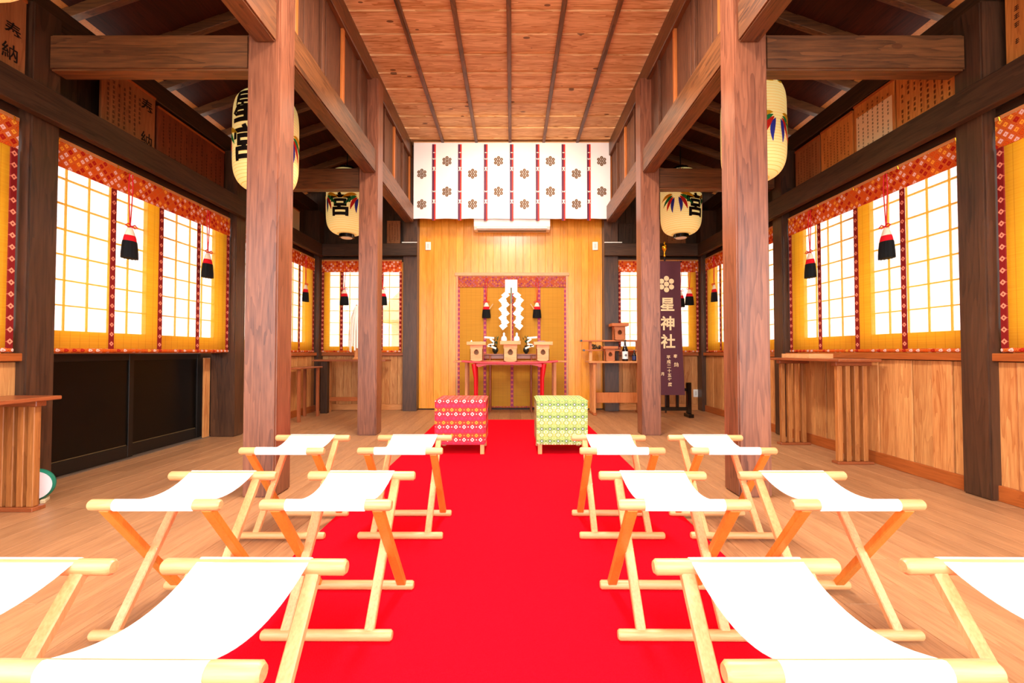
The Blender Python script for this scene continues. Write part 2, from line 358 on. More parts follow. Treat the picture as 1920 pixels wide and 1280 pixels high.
# side walls: boards above the long beam, wainscot, rail, baseboard
BAYS = ((.86, 2.77), (2.95, 4.86), (5.04, 6.95))
def vboards(root, x0, x1, z0, z1, w, mat, y=0, th=.018, gap=.003, rel=.004, name='board'):
    n = max(1, round((x1-x0)/w)); ww = (x1-x0)/n; me = G().box(0, ww-gap, 0, th, z0, z1).mesh(name, .002); me.materials.append(mat)
    for i in range(n): obj(name, me, None, root, (x0+i*ww, y - (rel if i % 2 else 0), 0))
for sd, nm in ((-1, 'left'), (1, 'right')):
    rz = PI/2 if sd < 0 else -PI/2
    root = struct(empty('wall_'+nm, (sd*XW, 0, 0), rz))
    L = (lambda a, b: (a, b)) if sd < 0 else (lambda a, b: (-b, -a))   # world y range -> local x range
    for bi, (a, b) in enumerate(BAYS):
        x0, x1 = L(a-.05, b+.05)
        if not (sd < 0 and bi == 1):
            obj('backing', G().box(x0, x1, .02, .06, 0, .86), W_DARK['z'], root)
            vboards(root, x0, x1, .09, .84, .15, W_WAIN, gap=.006, rel=.007)
            obj('baseboard', G().box(x0, x1, -.02, .0, 0, .095), W_TRIM['x'], root, bev=.003)
        else:
            vboards(root, 4.77, 4.865, 0, .84, .1, W_WAIN, y=.20); obj('backing', G().box(a-.05, b+.4, .29, .33, 0, .9), W_DARK['z'], root)
        obj('rail', (G().box(x0, x1, -.04, .24, .845, .893) if not (sd < 0 and bi == 1) else G().box(x0, x1, .08, .24, .889, .899)), W_TRIM['x'], root, bev=.004)
        obj('head_rail', G().box(x0, x1, .02, .24, 2.32, 2.40), W_DARK['x'], root, bev=.003)
        obj('backing', G().box(x0, x1, .20, .24, 2.36, 3.12), W_DARK['z'], root)
        vboards(root, x0, x1, 2.5, 3.1, .21, W_DARK['z'], y=.178)
# upper nave walls
for sd, nm in ((-1, 'left'), (1, 'right')):
    rz = PI/2 if sd < 0 else -PI/2
    root = struct(empty('wall_upper_'+nm, (sd*1.56, 0, 0), rz))
    x0, x1 = (-1.3, 7.1) if sd < 0 else (-7.1, 1.3)
    obj('backing', G().box(x0, x1, .02, .05, 2.95, 4.12), W_DARK['z'], root)
    vboards(root, x0, x1, 3.0, 4.0, .205, W_CLER)
    for k in range(14):
        yy = .95+k*.46
        if abs(yy-2.93) < .18 or abs(yy-5.03) < .18 or yy > 7: continue
        obj('batten', G().box(-.022, .022, -.028, -.001, 3.1, 3.92), W_ORB if k % 2 else W_CLER, root, ((yy if sd < 0 else -yy), 0, 0), bev=.002)
    obj('head_beam', G().box(x0, x1, -.05, .03, 3.90, ZC-.005), W_BEAM['x'], root, bev=.006)

# back wall
bw = struct(empty('wall_back', (0, 7.14, 0)))
obj('backing', G().box(-3.3, 3.3, .04, .10, -.06, .9), W_DARK['z'], bw)
obj('backing', G().box(-1.62, 1.62, .04, .10, .9, 4.2), W_DARK['z'], bw)
obj('backing', G().box(-3.3, -1.62, .04, .10, 2.3, 3.9), W_DARK['z'], bw)
obj('backing', G().box(1.62, 3.3, .04, .10, 2.3, 3.9), W_DARK['z'], bw)
AX0, AX1, AZ = -.85, .91, 2.10
vboards(bw, -1.43, AX0, .02, 3.2, .116, W_HINOKI, gap=.0012, rel=.0015)
vboards(bw, AX1, 1.45, .02, 3.2, .108, W_HINOKI, gap=.0012, rel=.0015)
vboards(bw, AX0, AX1, AZ+.05, 3.2, .1173, W_HINOKI, gap=.0012, rel=.0015)
obj('lintel', G().box(AX0-.02, AX1+.02, -.02, .02, AZ, AZ+.05), W_STOOL['x'], bw, bev=.003)
for x in (AX0, AX1-.03): obj('jamb', G().box(x, x+.03, -.01, .03, 0, AZ), W_STOOL['z'], bw, bev=.003)
for s in (-1, 1):
    x0, x1 = (-2.97, -1.64) if s < 0 else (1.64, 2.97)
    vboards(bw, x0, x1, .09, .84, .12, W_WAIN)
    obj('baseboard', G().box(x0, x1, -.015, 0, 0, .09), W_WAIN if 0 else W_ALTAR['x'], bw, bev=.003)
    obj('rail', G().box(x0, x1, -.06, .04, .845, .893), W_TRIM['x'], bw, bev=.004)
    obj('head_rail', G().box(x0, x1, -.06, .04, 2.31, 2.38), W_DARK['x'], bw, bev=.004)
    vboards(bw, x0, x1, 2.5, 3.6, .19, W_DARK['z'], y=.0)

# windows (frame, two sashes, lattice, panes): local frame facing -y
def window(idx, loc, rz, x0, x1, sashes, z0=1.05, z1=2.29, rows=7):
    root = struct(empty('window_%d' % idx, loc, rz)); g = G()
    g.box(x0, x1, -.03, .03, .893, z0-.03); g.box(x0, x1, -.03, .03, z1+.02, 2.34)
    ed = sorted([x0, x1] + [v for s in sashes for v in (s[0]-.03, s[1]+.03)])
    for a, b in zip(ed[0::2], ed[1::2]):
        if b-a > .005: g.box(a, b, -.03, .03, z0-.03, z1+.02)
    obj('frame', g, W_SASH, root)
    for a, b, n in sashes:
        f = G(); f.box(a-.03, a, -.018, .018, z0-.03, z1+.02); f.box(b, b+.03, -.018, .018, z0-.03, z1+.02); f.box(a, b, -.018, .018, z0-.03, z0); f.box(a, b, -.018, .018, z1, z1+.02)
        so = obj('sash', f, W_SASH, root); dx = (b-a)/n; dz = (z1-z0)/rows; la = G()
        for i in range(1, n): la.box(a+i*dx-.004, a+i*dx+.004, -.006, .006, z0, z1)
        for j in range(1, rows): la.box(a, b, -.011, .011, z0+j*dz-.004, z0+j*dz+.004)
        obj('lattice', la, W_SASH, so)
        me = G().box(.006, dx-.006, -.002, .002, .006, dz-.006).mesh('pane'); me.materials.append(GLASS)
        for i in range(n):
            for j in range(rows): obj('pane', me, None, so, (a+i*dx, 0, z0+j*dz))
    return root
wi = 1
for sd in (-1, 1):
    for a, b in BAYS:
        c = (a+b)/2; m = 1 if sd < 0 else -1
        ss = [(-.90, -.03, 5), (.15, .86, 4)] if sd < 0 else [(-.86, -.15, 4), (.03, .90, 5)]
        window(wi, (sd*3.11, c, 0), PI/2 if sd < 0 else -PI/2, -.955, .955, ss); wi += 1
window(wi, (-2.30, 7.13, 0), 0, -.66, .66, [(-.53, -.06, 3), (.06, .58, 3)], .99); wi += 1
window(wi, (2.30, 7.13, 0), 0, -.66, .66, [(-.60, -.06, 3), (.06, .50, 3)], .99)

# black sliding doors of the left wall
for k, (a, b, x) in enumerate(((2.95, 3.92, -3.235), (3.88, 4.80, -3.265))):
    d = struct(empty('door_%d' % (k+1), (x, a, 0), PI/2)); wd = b-a; g = G()
    for q in ((0, .05, .01, .888), (wd-.05, wd, .01, .888), (.05, wd-.05, .01, .11), (.05, wd-.05, .83, .888)): g.box(q[0], q[1], -.015, .015, q[2], q[3])
    obj('door_frame', g, BLACKF, d, bev=.002); obj('door_panel', G().box(.05, wd-.05, -.004, .004, .11, .83), plain('door_black', '080604', .32, .25), d)
    obj('bead', G().box(.06, wd-.06, -.008, -.004, .112, .118), plain('brass_bead', '5a4c30', .4), d)
struct(obj('trim_3', G().box(-3.36, -3.187, 2.95, 5.1, -.03, .008), plain('door_track', '6a5a4c', .4)))

# ================================================================ PILLARS AND BEAMS
PN = {(-1, 0): ('near left', 'left pillar nearest the camera, beside the folding stools'), }
def pillar(x0, x1, y0, y1, z1, label, mat, cat='pillar', group=None, z0=0, name='wooden_pillar'):
    cx, cy = (x0+x1)/2, (y0+y1)/2
    return tag(obj(name, G().box(x0-cx, x1-cx, y0-cy, y1-cy, z0, z1), mat, None, (cx, cy, 0), bev=.009, seg=2), label, cat)
for s, sn in ((-1, 'left'), (1, 'right')):
    for i, y0 in enumerate((2.84, 4.94)):
        x0, x1 = (-1.645, -1.44) if s < 0 else (1.44, 1.645)
        pillar(x0, x1, y0, y0+.2, 3.92, ['large square reddish wooden pillar nearest on the %s of the carpet' % sn, 'second square wooden pillar on the %s, behind the nearest one' % sn][i], W_COL['z'])
    x0, x1 = (-1.645, -1.43) if s < 0 else (1.45, 1.665)
    pillar(x0, x1, 6.97, 7.135, 4.1, 'dark square pillar set in the back wall just %s of the altar panelling' % sn, W_POST)
    for i, y0 in enumerate((2.77, 4.86, 6.95)):
        x0, x1 = (-3.185, -2.93) if s < 0 else (2.93, 3.185)
        pillar(x0, x1, y0, y0+.18, 3.08, ['dark weathered wall post nearest the camera in the %s wall', 'dark wall post in the %s wall, middle of its three', 'dark corner post where the %s wall meets the back wall'][i] % sn, W_POST, 'post', name='wall_post')
    # beam pieces
    for i, y0 in enumerate((2.86, 4.97)):
        xa, xb = (-2.928, -1.647) if s < 0 else (1.647, 2.928); g = G()
        e = .10*s
        g.prism([(xa, 2.70), (xb, 2.70), (xb, 2.93), (xa, 2.93)], y0, y0+.12)
        tag(obj('tie_beam', g, W_BEAM['x'], bev=.012, seg=2), ['thick brown cross beam from nearest %s pillar to the %s wall' % (sn, sn), 'shorter looking far cross beam from second %s pillar to the %s wall' % (sn, sn)][i], 'beam')
    for i, (a, b) in enumerate(((.2, 2.838), (3.042, 4.938), (5.142, 6.84))):
        xa, xb = (-1.60, -1.46) if s < 0 else (1.46, 1.60)
        tag(obj('nave_beam', G().box(xa, xb, a, b, 2.86, 3.115), W_BEAM['y'], bev=.01, seg=2),
            ['%s lengthwise beam end reaching the nearest pillar from the camera side', '%s long slanting lengthwise beam between first and second pillars', '%s short lengthwise beam between second pillar and curtain'][i] % sn, 'beam')
    xa, xb = (-2.925, -2.86) if s < 0 else (2.86, 2.925)
    tag(obj('wall_beam', G().box(xa, xb, -.8, 6.94, 2.36, 2.55), W_DARK['y'], bev=.006), 'long dark horizontal beam running along the %s wall above the blinds' % sn, 'beam')
    xa, xb = (-2.92, -1.42) if s < 0 else (1.44, 2.92)
    tag(obj('wall_beam', G().box(xa, xb, 6.90, 6.945, 2.37, 2.56), W_DARK['x'], bev=.006), 'dark horizontal beam on the back wall above the %s window' % sn, 'beam')

# ================================================================ BLINDS
def blind(loc, rz, wd, z0, z1, label, mat=MAT, val=VAL, strap=STRAP, vh=.17, straps=(-.25, 0, .25), edge=.035, group='bamboo blinds hung over the windows'):
    r = tag(empty('bamboo_blind', loc, rz), label, 'blind', group); h = wd/2
    obj('mat', G().box(-h, h, 0, .003, z0, z1), mat, r)
    v = G(); n = 16
    for i in range(n):
        a, b = -h+wd*i/n, -h+wd*(i+1)/n
        v.box(a, b, -.012, -.006, z1-vh, z1)
    obj('valance', G().box(-h, h, -.012, -.006, z1-vh, z1), val, r)
    obj('head_strip', G().box(-h, h, -.014, .006, z1, z1+.022), W_ALTAR['x'], r)
    for s in straps: obj('strap', G().box(-.022, .022, -.006, -.001, z0, z1-vh), strap, r, (s*wd, 0, 0))
    for s in (-1, 1): obj('edge_binding', G().box(-edge/2, edge/2, -.008, .008, z0, z1-vh), strap, r, (s*(h-edge/2), 0, 0))
    obj('bottom_hem', G().tube([(-h, 0, z0+.012), (h, 0, z0+.012)], .014, 10), val, r, smooth=True)
    for k in range(5):
        x = -h+.03+(wd-.06)*k/4; obj('hook', G().tube([(x, -.014, z1-.01), (x, -.02, z1+.012), (x, -.006, z1+.02)], .004, 6), GOLD, r)
    return r
bn = {(-1, 0): 'blind on the left wall before the nearest wall post, cut by the frame', (-1, 1): 'wide yellow blind with orange valance on left wall above the black doors', (-1, 2): 'narrow looking blind at far end of the left wall, between left pillars',
      (1, 0): 'blind on right wall at the frame edge, before the nearest wall post', (1, 1): 'wide yellow blind with orange valance on right wall above the slatted table', (1, 2): 'narrow looking blind at far end of the right wall, between right pillars'}
for s in (-1, 1):
    for i, (a, b) in enumerate(BAYS):
        blind((s*3.0, (a+b)/2, 0), PI/2 if s < 0 else -PI/2, b-a-.03, .90, 2.31, bn[(s, i)])
blind((-2.30, 7.04, 0), 0, 1.24, .90, 2.31, 'yellow blind with orange valance over the back wall window left of altar')
blind((2.30, 7.04, 0), 0, 1.24, .90, 2.31, 'yellow blind with orange valance over the back wall window right of altar')
blind((.03, 7.145, 0), 0, 1.70, .03, 2.09, 'dull ochre blind with mauve brocade hanging in the altar recess', MAT2, VAL2, STRAP2, .17, (-.25, 0, .25), .03, 'altar blind')

def tassel(loc, rz, label, top=2.28, s=1.0, tags=False, zt=1.87):
    r = tag(empty('tassel', loc, rz), label, 'tassel', 'red white and black tassels')
    c = G()
    for d in (-1, 1): c.tube([(d*.012, 0, top), (d*.02, 0, (top+zt)/2+.1), (d*.002, 0, zt+.01)], .004, 6)
    obj('cord', c, RED, r)
    obj('hook', G().tube([(0, -.004, top), (0, .02, top+.008), (0, .040 if abs(rz) < .1 else .062, top)], .004, 6), GOLD, r)
    b = G()
    for d in (-1, 1): b.tube([(0, -.01, zt), (d*.03, -.012, zt+.018), (d*.055, -.012, zt+.002), (d*.03, -.012, zt-.008), (0, -.01, zt)], .005, 6)
    obj('bow', b, RED, r)
    obj('head', G().lathe([(.012, 0), (.02, -.012), (.032, -.04), (.044, -.075)], 20, (0, 0, zt), sy=.6), WHT, r, smooth=True)
    obj('band', G().lathe([(.044, -.070), (.050, -.09), (.055, -.118)], 20, (0, 0, zt), sy=.6), REDT, r, smooth=True)
    k = G(); prof = [(.055, -.115), (.060, -.16), (.064, -.20), (.066, -.245)]; n = 28; bb = 0
    for rr_, z in prof:
        for i in range(n):
            a = 2*PI*i/n; q = rr_*(1 + .05*(i % 2)); k.v.append((q*math.cos(a), q*.6*math.sin(a), zt+z-(.004*(i % 2) if z < -.24 else 0)))
    for j in range(3):
        for i in range(n): k.f.append((j*n+i, j*n+(i+1) % n, (j+1)*n+(i+1) % n, (j+1)*n+i))
    k.f.append(tuple(range(3*n, 4*n)))
    obj('skirt', k, BLK, r, smooth=False)
    if tags:
        obj('wooden_tag', G().box(-.006, .006, -.03, -.025, -.05, .05), W_STOOL['z'], r, (tags*.075, 0, zt-.07), (0, tags*.6, 0))
    return r
tl = {(-1, 1): ('tassel on the left wall blind, nearer of its two', 'smaller looking tassel on the left wall blind, farther of its two'),
      (1, 1): ('tassel on the right wall blind, nearer of its two', 'smaller looking tassel on the right wall blind, farther of its two')}
for s in (-1, 1):
    tassel((s*2.925, 3.50, 0), PI/2*-s, 'red white and black ' + tl[(s, 1)][0])
    tassel((s*2.925, 4.40, 0), PI/2*-s, 'red white and black ' + tl[(s, 1)][1])
    tassel((s*2.925, 6.50, 0), PI/2*-s, 'small far tassel on the %s wall blind nearest the back corner' % ('left' if s < 0 else 'right'))
tassel((-2.55, 6.985, 0), 0, 'tassel hanging on back window blind, left of the second left pillar')
tassel((-1.96, 6.985, 0), 0, 'tassel on back window blind mostly hidden by second left pillar')
tassel((2.62, 6.985, 0), 0, 'red and black tassel on back window blind right of the purple banner', zt=1.84)
tassel((2.76, 6.985, 0), 0, 'thin dark tassel on back window blind, next to another tassel')
tassel((-.37, 7.09, 0), 0, 'tassel in the altar recess left of the white paper streamers', 2.06, tags=1, zt=1.68)
tassel((.42, 7.09, 0), 0, 'tassel in the altar recess right of the white paper streamers', 2.06, tags=-1, zt=1.68)

# ================================================================ CURTAIN
cu = tag(empty('curtain', (.03, 6.88, 0)), 'white ceremonial curtain with ring crests and purple red ribbons under the ceiling', 'curtain')
def cwave(x, z): return .005*math.sin(x*8.2*2.05+.6)*(4.12-z)/1.2
g = G(); nxs, nz = 96, 8; W2 = 1.50
zb = lambda x: 2.93 + .004*math.sin(x*17)
for side in (0, .004):
    for j in range(nz+1):
        for i in range(nxs+1):
            x = -W2+2*W2*i/nxs; z = 4.11+(zb(x)-4.11)*j/nz; g.v.append((x, cwave(x, z)+side, z))
N1 = (nxs+1)*(nz+1)
for j in range(nz):
    for i in range(nxs):
        a = j*(nxs+1)+i; g.f.append((a, a+nxs+1, a+nxs+2, a+1)); g.f.append((a+N1, a+1+N1, a+nxs+2+N1, a+nxs+1+N1))
obj('cloth', g, plain('curtain_cotton', 'f4f2f6', .8, .2, 0, .02), cu, smooth=True)
PURP = plain('ribbon_purple', '5a1840', .6); RRED = plain('ribbon_red', 'd02418', .6)
def ringcrest():
    g = G()
    for k in range(7):
        cx, cz = (0, 0) if k == 6 else (.052*math.sin(k*PI/3), .052*math.cos(k*PI/3))
        n = 14
        vs = [(cx+r*math.cos(2*PI*i/n), 0, cz+r*math.sin(2*PI*i/n)) for r in (.024, .010) for i in range(n)]
        g.add(vs, [(i, (i+1) % n, n+(i+1) % n, n+i) for i in range(n)])
        g.add([(cx+.0055*math.cos(2*PI*i/6), 0, cz+.0055*math.sin(2*PI*i/6)) for i in range(6)], [tuple(range(6))])
    return g
cm = ringcrest().mesh('crest'); cm.materials.append(plain('crest_brown', '6e4a22', .7))
px2x = lambda px: (px-961.5)/853*6.87; pz = lambda py: .9+(660-py)/853*6.88
for i, px in enumerate((791, 838.5, 887, 936, 985, 1034, 1083, 1131)):
    for zy in ((323, 381) if i % 2 == 0 else (299, 357)):
        x = px2x(px); z = pz(zy); obj('crest', cm, None, cu, (x, cwave(x, z)-.009, z))
for i, px in enumerate((814, 863, 912, 961, 1010, 1059, 1107)):
    x = px2x(px)
    def strip(a, b, yo, off):
        g = G(); n = 10
        for j in range(n+1):
            z = 4.07+(2.90-4.07)*j/n
            for xx in (a, b): g.v.append((xx, cwave(x, z)-off, z))
        for j in range(n): g.f.append((2*j, 2*j+2, 2*j+3, 2*j+1))
        return g
    ro = obj('ribbon', strip(x-.029, x+.003, 0, .009), PURP, cu); obj('red_half', strip(x+.003, x+.026, 0, .0092), RRED, ro)
    mk = G()
    for zy, t in ((283, 0), (295, 1), (314, 2), (357, 1), (376, 2)):
        z = pz(zy); yy = cwave(x, z)-.0115
        if t == 0: mk.add([(x-.016, yy, z-.006), (x+.016, yy, z-.006), (x+.016, yy, z+.006), (x-.016, yy, z+.006)], [(0, 1, 2, 3)])
        if t == 1:
            for d in (-1, 1): mk.add([(x, yy, z), (x+d*.022, yy, z+.016), (x+d*.014, yy, z-.016)], [(0, 1, 2)])
        if t == 2:
            for d in (-1, 1): mk.add([(x+d*.004, yy, z+.03), (x+d*.02, yy, z+.026), (x+d*.008, yy, z), (x+d*.02, yy, z-.03), (x+d*.010, yy, z-.034), (x-d*.002, yy, z)], [(0, 1, 2, 3, 4, 5)])
    obj('knot_print', mk, WHITE, ro)
obj('hanging_rod', G().tube([(-W2, -.004, 4.105), (W2, -.004, 4.105)], .008, 8), W_STOOL['x'], cu)

# air conditioner, switches, outlets
ac = tag(empty('air_conditioner', (.03, 7.125, 2.78)), 'white wall mounted air conditioner just below the white curtain', 'air conditioner')
obj('housing', G().prism([(0, 0), (.16, -0.0), (.20, .05), (.21, .26), (.19, .28), (0, .28)], -.585, .585, Matrix(((0, 1, 0, 0), (-1, 0, 0, 0), (0, 0, 1, 0), (0, 0, 0, 1)))), WHITE, ac, bev=.006)
obj('louvre', G().box(-.54, .54, -.012, 0, -.025, .025), plain('louvre_white', 'd4d0c8', .4), ac, rot=(-.66, 0, 0), loc=(0, -.183, .024))
obj('outlet_slot', G().box(-.53, .53, -.15, -.06, -.004, .002), plain('slot_grey', '8c8880'), ac)
def plate(x, y, z, label, w_=.075, h_=.12, cat='switch'):
    r = tag(obj('wall_switch' if cat == 'switch' else 'wall_outlet', G().box(-w_/2, w_/2, -.012, 0, -h_/2, h_/2), WHITE, None, (x, y, z), bev=.004), label, cat)
    obj('insert', G().box(-w_*.2, w_*.2, -.015, -.012, -h_*.28, h_*.28), plain('insert_grey', 'd4d2cc', .4), r, bev=.001)
plate(-1.29, 7.135, 2.57, 'small white sensor box high on the orange panelling, left of altar', .085, .13)
plate(1.34, 7.135, 2.57, 'small white sensor box high on the orange panelling, right of altar', .085, .13)
plate(-2.85, 7.13, .72, 'upper of two white outlets on back wall left corner', cat='outlet')
plate(-2.85, 7.13, .32, 'lower of two white outlets on back wall left corner', cat='outlet')
plate(2.90, 7.13, .26, 'white outlet low on the back wall right of the banner stand', cat='outlet')
tag(obj('conduit', G().tube([(-1.66, 6.955, 2.585), (-1.43, 6.955, 2.585)], .008, 8), WHITE), 'thin white conduit across the dark back pillar left of altar', 'conduit')
tag(obj('conduit', G().tube([(1.45, 6.955, 2.585), (1.72, 6.955, 2.585)], .008, 8), WHITE), 'thin white conduit across the dark back pillar right of altar', 'conduit')

# ================================================================ CARPET
tag(obj('red_carpet', G().box(-.93, .965, -.9, 6.05, .001, .009), CARPET, bev=.002), 'long plain red carpet running down the middle of the floor', 'carpet')

# ================================================================ FOLDING STOOLS
def make_stool():
    r = empty('folding_stool'); LX = .2025; T = .165; B = .152; ZT = .42
    def rod(y, z, rad):
        n = [(-LX, rad*.72), (-LX+.006, rad), (LX-.006, rad), (LX, rad*.72)]
        return G().tube([(a, y, z) for a, _ in n], [b for _, b in n], 14)
    for y in (-T, T): obj('top_bar', rod(0, 0, .0172), W_STOOL['x'], r, (0, y, ZT), smooth=True)
    for y in (-B, B): obj('foot_bar', rod(0, 0, .0165), W_STOOL['x'], r, (0, y, .0165), smooth=True)
    for s in (-1, 1):
        obj('leg', G().bar((s*.158, -T+.004, ZT-.012), (s*.158, B, .02), .021, .034, (1, 0, 0)), W_STOOL_SHADE, r, bev=.003, label='outer leg in darker orange standing in for underside shade')
        obj('leg', G().bar((s*.130, T-.004, ZT-.012), (s*.130, -B, .02), .021, .030, (1, 0, 0)), W_STOOL['z'], r, bev=.003)
        zc = ZT*.5+.006
        obj('bolt', G().tube([(s*.116, 0, zc), (s*.174, 0, zc)], .0055, 10), STEEL, r)
    # canvas sling
    g = G(); pr = []
    rr = .0192
    for a in range(-60, 100, 20): an = math.radians(180-a+0); pr.append((-T + rr*math.cos(math.radians(180-(a))), ZT + rr*math.sin(math.radians(a))))
    n = 14
    for i in range(1, n): t = i/n; y = -T+2*T*t; pr.append((y, ZT+rr - .042*(1-(2*t-1)**2)))
    for a in range(100, 260, 20): pr.append((T + rr*math.cos(math.radians(180-a)), ZT + rr*math.sin(math.radians(a))))
    pr = sorted(set(pr), key=pr.index); m = len(pr); cols = 12; W = .122
    th = .0022
    for k in (0, 1):
        for i in range(m):
            a = pr[max(i-1, 0)]; b = pr[min(i+1, m-1)]; ty, tz = b[0]-a[0], b[1]-a[1]; l = math.hypot(ty, tz) or 1; ny, nz = tz/l, -ty/l
            for c in range(cols+1):
                x = -W+2*W*c/cols
                edge = 0.004*math.sin(PI*max(0, min(1, (pr[i][0]+T)/(2*T))))*abs(x/W)**3
                g.v.append((x*(1-.035*math.sin(PI*max(0, min(1, (pr[i][0]+T)/(2*T))))), pr[i][0]+ny*th*k, pr[i][1]+nz*th*k + edge))
    q = m*(cols+1)
    for i in range(m-1):
        for c in range(cols):
            a = i*(cols+1)+c; g.f.append((a, a+1, a+cols+2, a+cols+1)); g.f.append((a+q, a+q+cols+1, a+q+cols+2, a+q+1))
        for c in (0, cols): a = i*(cols+1)+c; g.f.append((a, a+q, a+q+cols+1, a+cols+1))
    obj('canvas_seat', g, CANVAS, r, smooth=True)
    return r
st = make_stool(); first = True
rown = ['nearest row', 'second row', 'farthest row']
for ri, (yf, xs) in enumerate(((.68, (-1.045, -.535, .543, 1.09)), (1.415, (-1.07, -.542, .562, 1.096)), (2.18, (-1.064, -.502, .557, 1.088)))):
    for ci, x in enumerate(xs):
        o = st if first else copy_tree(st); first = False
        o.location = (x, yf+.165, 0.009 if abs(x) < .9 and False else 0.0); o.rotation_euler = (0, 0, R.uniform(-.012, .012))
        tag(o, 'white canvas folding stool on %s of carpet, %s of the %s' % ('left' if x < 0 else 'right', 'inner one' if abs(x) < .8 else 'outer one', rown[ri]), 'stool', 'white canvas folding stools in rows')
        o.location.z = .0095

# ================================================================ CLOTH COVERED SEATS
def cube_seat(x0, x1, mat, label, wood_):
    r = tag(empty('covered_seat', ((x0+x1)/2, 4.19, .009)), label, 'stool', 'brocade covered box seats on the carpet'); h = (x1-x0)/2
    obj('cloth_cover', G().box(-h, h, -.215, .215, .085, .475), mat, r, bev=.012, seg=3)
    for a in (-1, 1):
        for b in (-1, 1): obj('leg', G().box(-.018, .018, -.018, .018, 0, .09), wood_, r, (a*(h-.03), b*.18, 0), bev=.003)
    obj('piping', G().box(-h-.003, h+.003, -.218, .218, .462, .468), mat, r)
cube_seat(-.645, -.20, RB, 'box seat covered in red brocade with white and orange diamonds', W_STOOL['z'])
cube_seat(.245, .69, GB, 'box seat covered in green brocade with dark diamond rows', W_STOOL['z'])

# ================================================================ SLATTED TABLES
def slat_table(label, y0, y1, xin, sd, ztop, panels, group=None):
    r = tag(empty('slatted_table', (sd*xin, (y0+y1)/2, 0)), label, 'table'); L = (y1-y0)/2; wd = 2.94-xin
    def X(a, b): return (a, b) if sd > 0 else (-b, -a)
    a, b = X(0, wd); obj('tabletop', G().box(a, b, -L, L, ztop-.022, ztop), W_TABLE['y'], r, bev=.004)
    for py in panels:
        q = py-(y0+y1)/2
        a, b = X(.04, wd-.01); obj('cleat', G().box(a, b, q-.03, q+.03, ztop-.055, ztop-.022), W_TABLE['x'], r, bev=.003)
        obj('foot_board', G().box(a, b, q-.04, q+.04, 0, .022), W_TABLE['x'], r, bev=.003)
        for k in range(4):
            s0 = .055+k*(wd-.11)/3.4; a, b = X(s0, s0+.045); obj('slat', G().box(a+.004, b-.004, q-.02, q+.02, .022, ztop-.055), W_SLAT, r, bev=.003)
    return r
slat_table('long wooden table with two slatted leg panels against the right wall', 3.58, 4.62, 2.60, 1, .845, (3.70, 4.47))
slat_table('low wooden table with slatted legs at left edge beside the wall post', 1.75, 2.70, 2.63, -1, .645, (1.9, 2.62))
tr = tag(empty('wooden_tray', (2.86, 4.35, .845)), 'shallow wooden tray on the slatted table by the right wall', 'tray')
g = G().box(-.12, .12, -.20, .20, 0, .008).box(-.13, -.12, -.21, .21, 0, .04).box(.12, .13, -.21, .21, 0, .04).box(-.12, .12, -.21, -.20, 0, .04).box(-.12, .12, .20, .21, 0, .04)
obj('tray_box', g, W_SANBO, tr, bev=.001); obj('paper_lining', G().box(-.115, .115, -.195, .195, .009, .036), PAPER, tr)
# round drum at left
r = tag(empty('round_fan_drum', (-2.82, 2.735, 0), math.radians(32)), 'small round white object with teal rim on floor behind left slatted table', 'ornament')
T90 = Matrix.Rotation(PI/2, 4, 'X')
obj('face', G().lathe([(.08, .008), (.083, .014)], 32, M=Matrix.Translation((0, -.01, .108)) @ T90), plain('pink_white', 'f4e8ec', .3), r, smooth=True)
obj('rim', G().lathe([(.086, -.04), (.094, -.03), (.094, -.01), (.085, .004)], 32, M=Matrix.Translation((0, -.015, .108)) @ T90), plain('teal_plastic', '148068', .35), r, smooth=True)
for s in (-1, 1): obj('foot', G().box(-.012, .012, -.04, .05, 0, .022), plain('beige_plastic', 'e0d0a8', .4), r, (s*.045, 0, 0), bev=.003)

# ================================================================ LANTERNS
def lant_r(z, H=.86, Rm=.262):
    t = min(1, max(-1, z/(H/2))); return .09 + (Rm-.09)*max(0, 1-abs(t)**5.5)**(1/2.0)
def wrap(g, phi):
    out = G()
    bm = bmesh.new(); vs = [bm.verts.new(v) for v in g.v]
    for f in g.f:
        try: bm.faces.new([vs[i] for i in f])
        except ValueError: pass
    for k in range(-12, 13):
        bmesh.ops.bisect_plane(bm, geom=bm.verts[:]+bm.edges[:]+bm.faces[:], plane_co=(k*.025, 0, 0), plane_no=(1, 0, 0))
    for k in range(-16, 17):
        bmesh.ops.bisect_plane(bm, geom=bm.verts[:]+bm.edges[:]+bm.faces[:], plane_co=(0, 0, k*.03), plane_no=(0, 0, 1))
    bm.verts.index_update()
    for v in bm.verts:
        rr = lant_r(v.co.z)+.004-v.co.y; a = v.co.x/.262+phi; out.v.append((rr*math.sin(a), -rr*math.cos(a), v.co.z))
    out.f = [tuple(v.index for v in f.verts) for f in bm.faces]; bm.free(); return out
LCOL = [plain('print_yellow', 'e8b818', .6), plain('print_green', '1c8c48', .6), plain('print_red', 'd82010', .6), plain('print_blue', '3038b0', .6)]
body_me = G().lathe([(lant_r(z), z) for z in [(-.43+.86*i/60) for i in range(61)]], 40).mesh('paper_shade', smooth=True); body_me.materials.append(LPAPER)
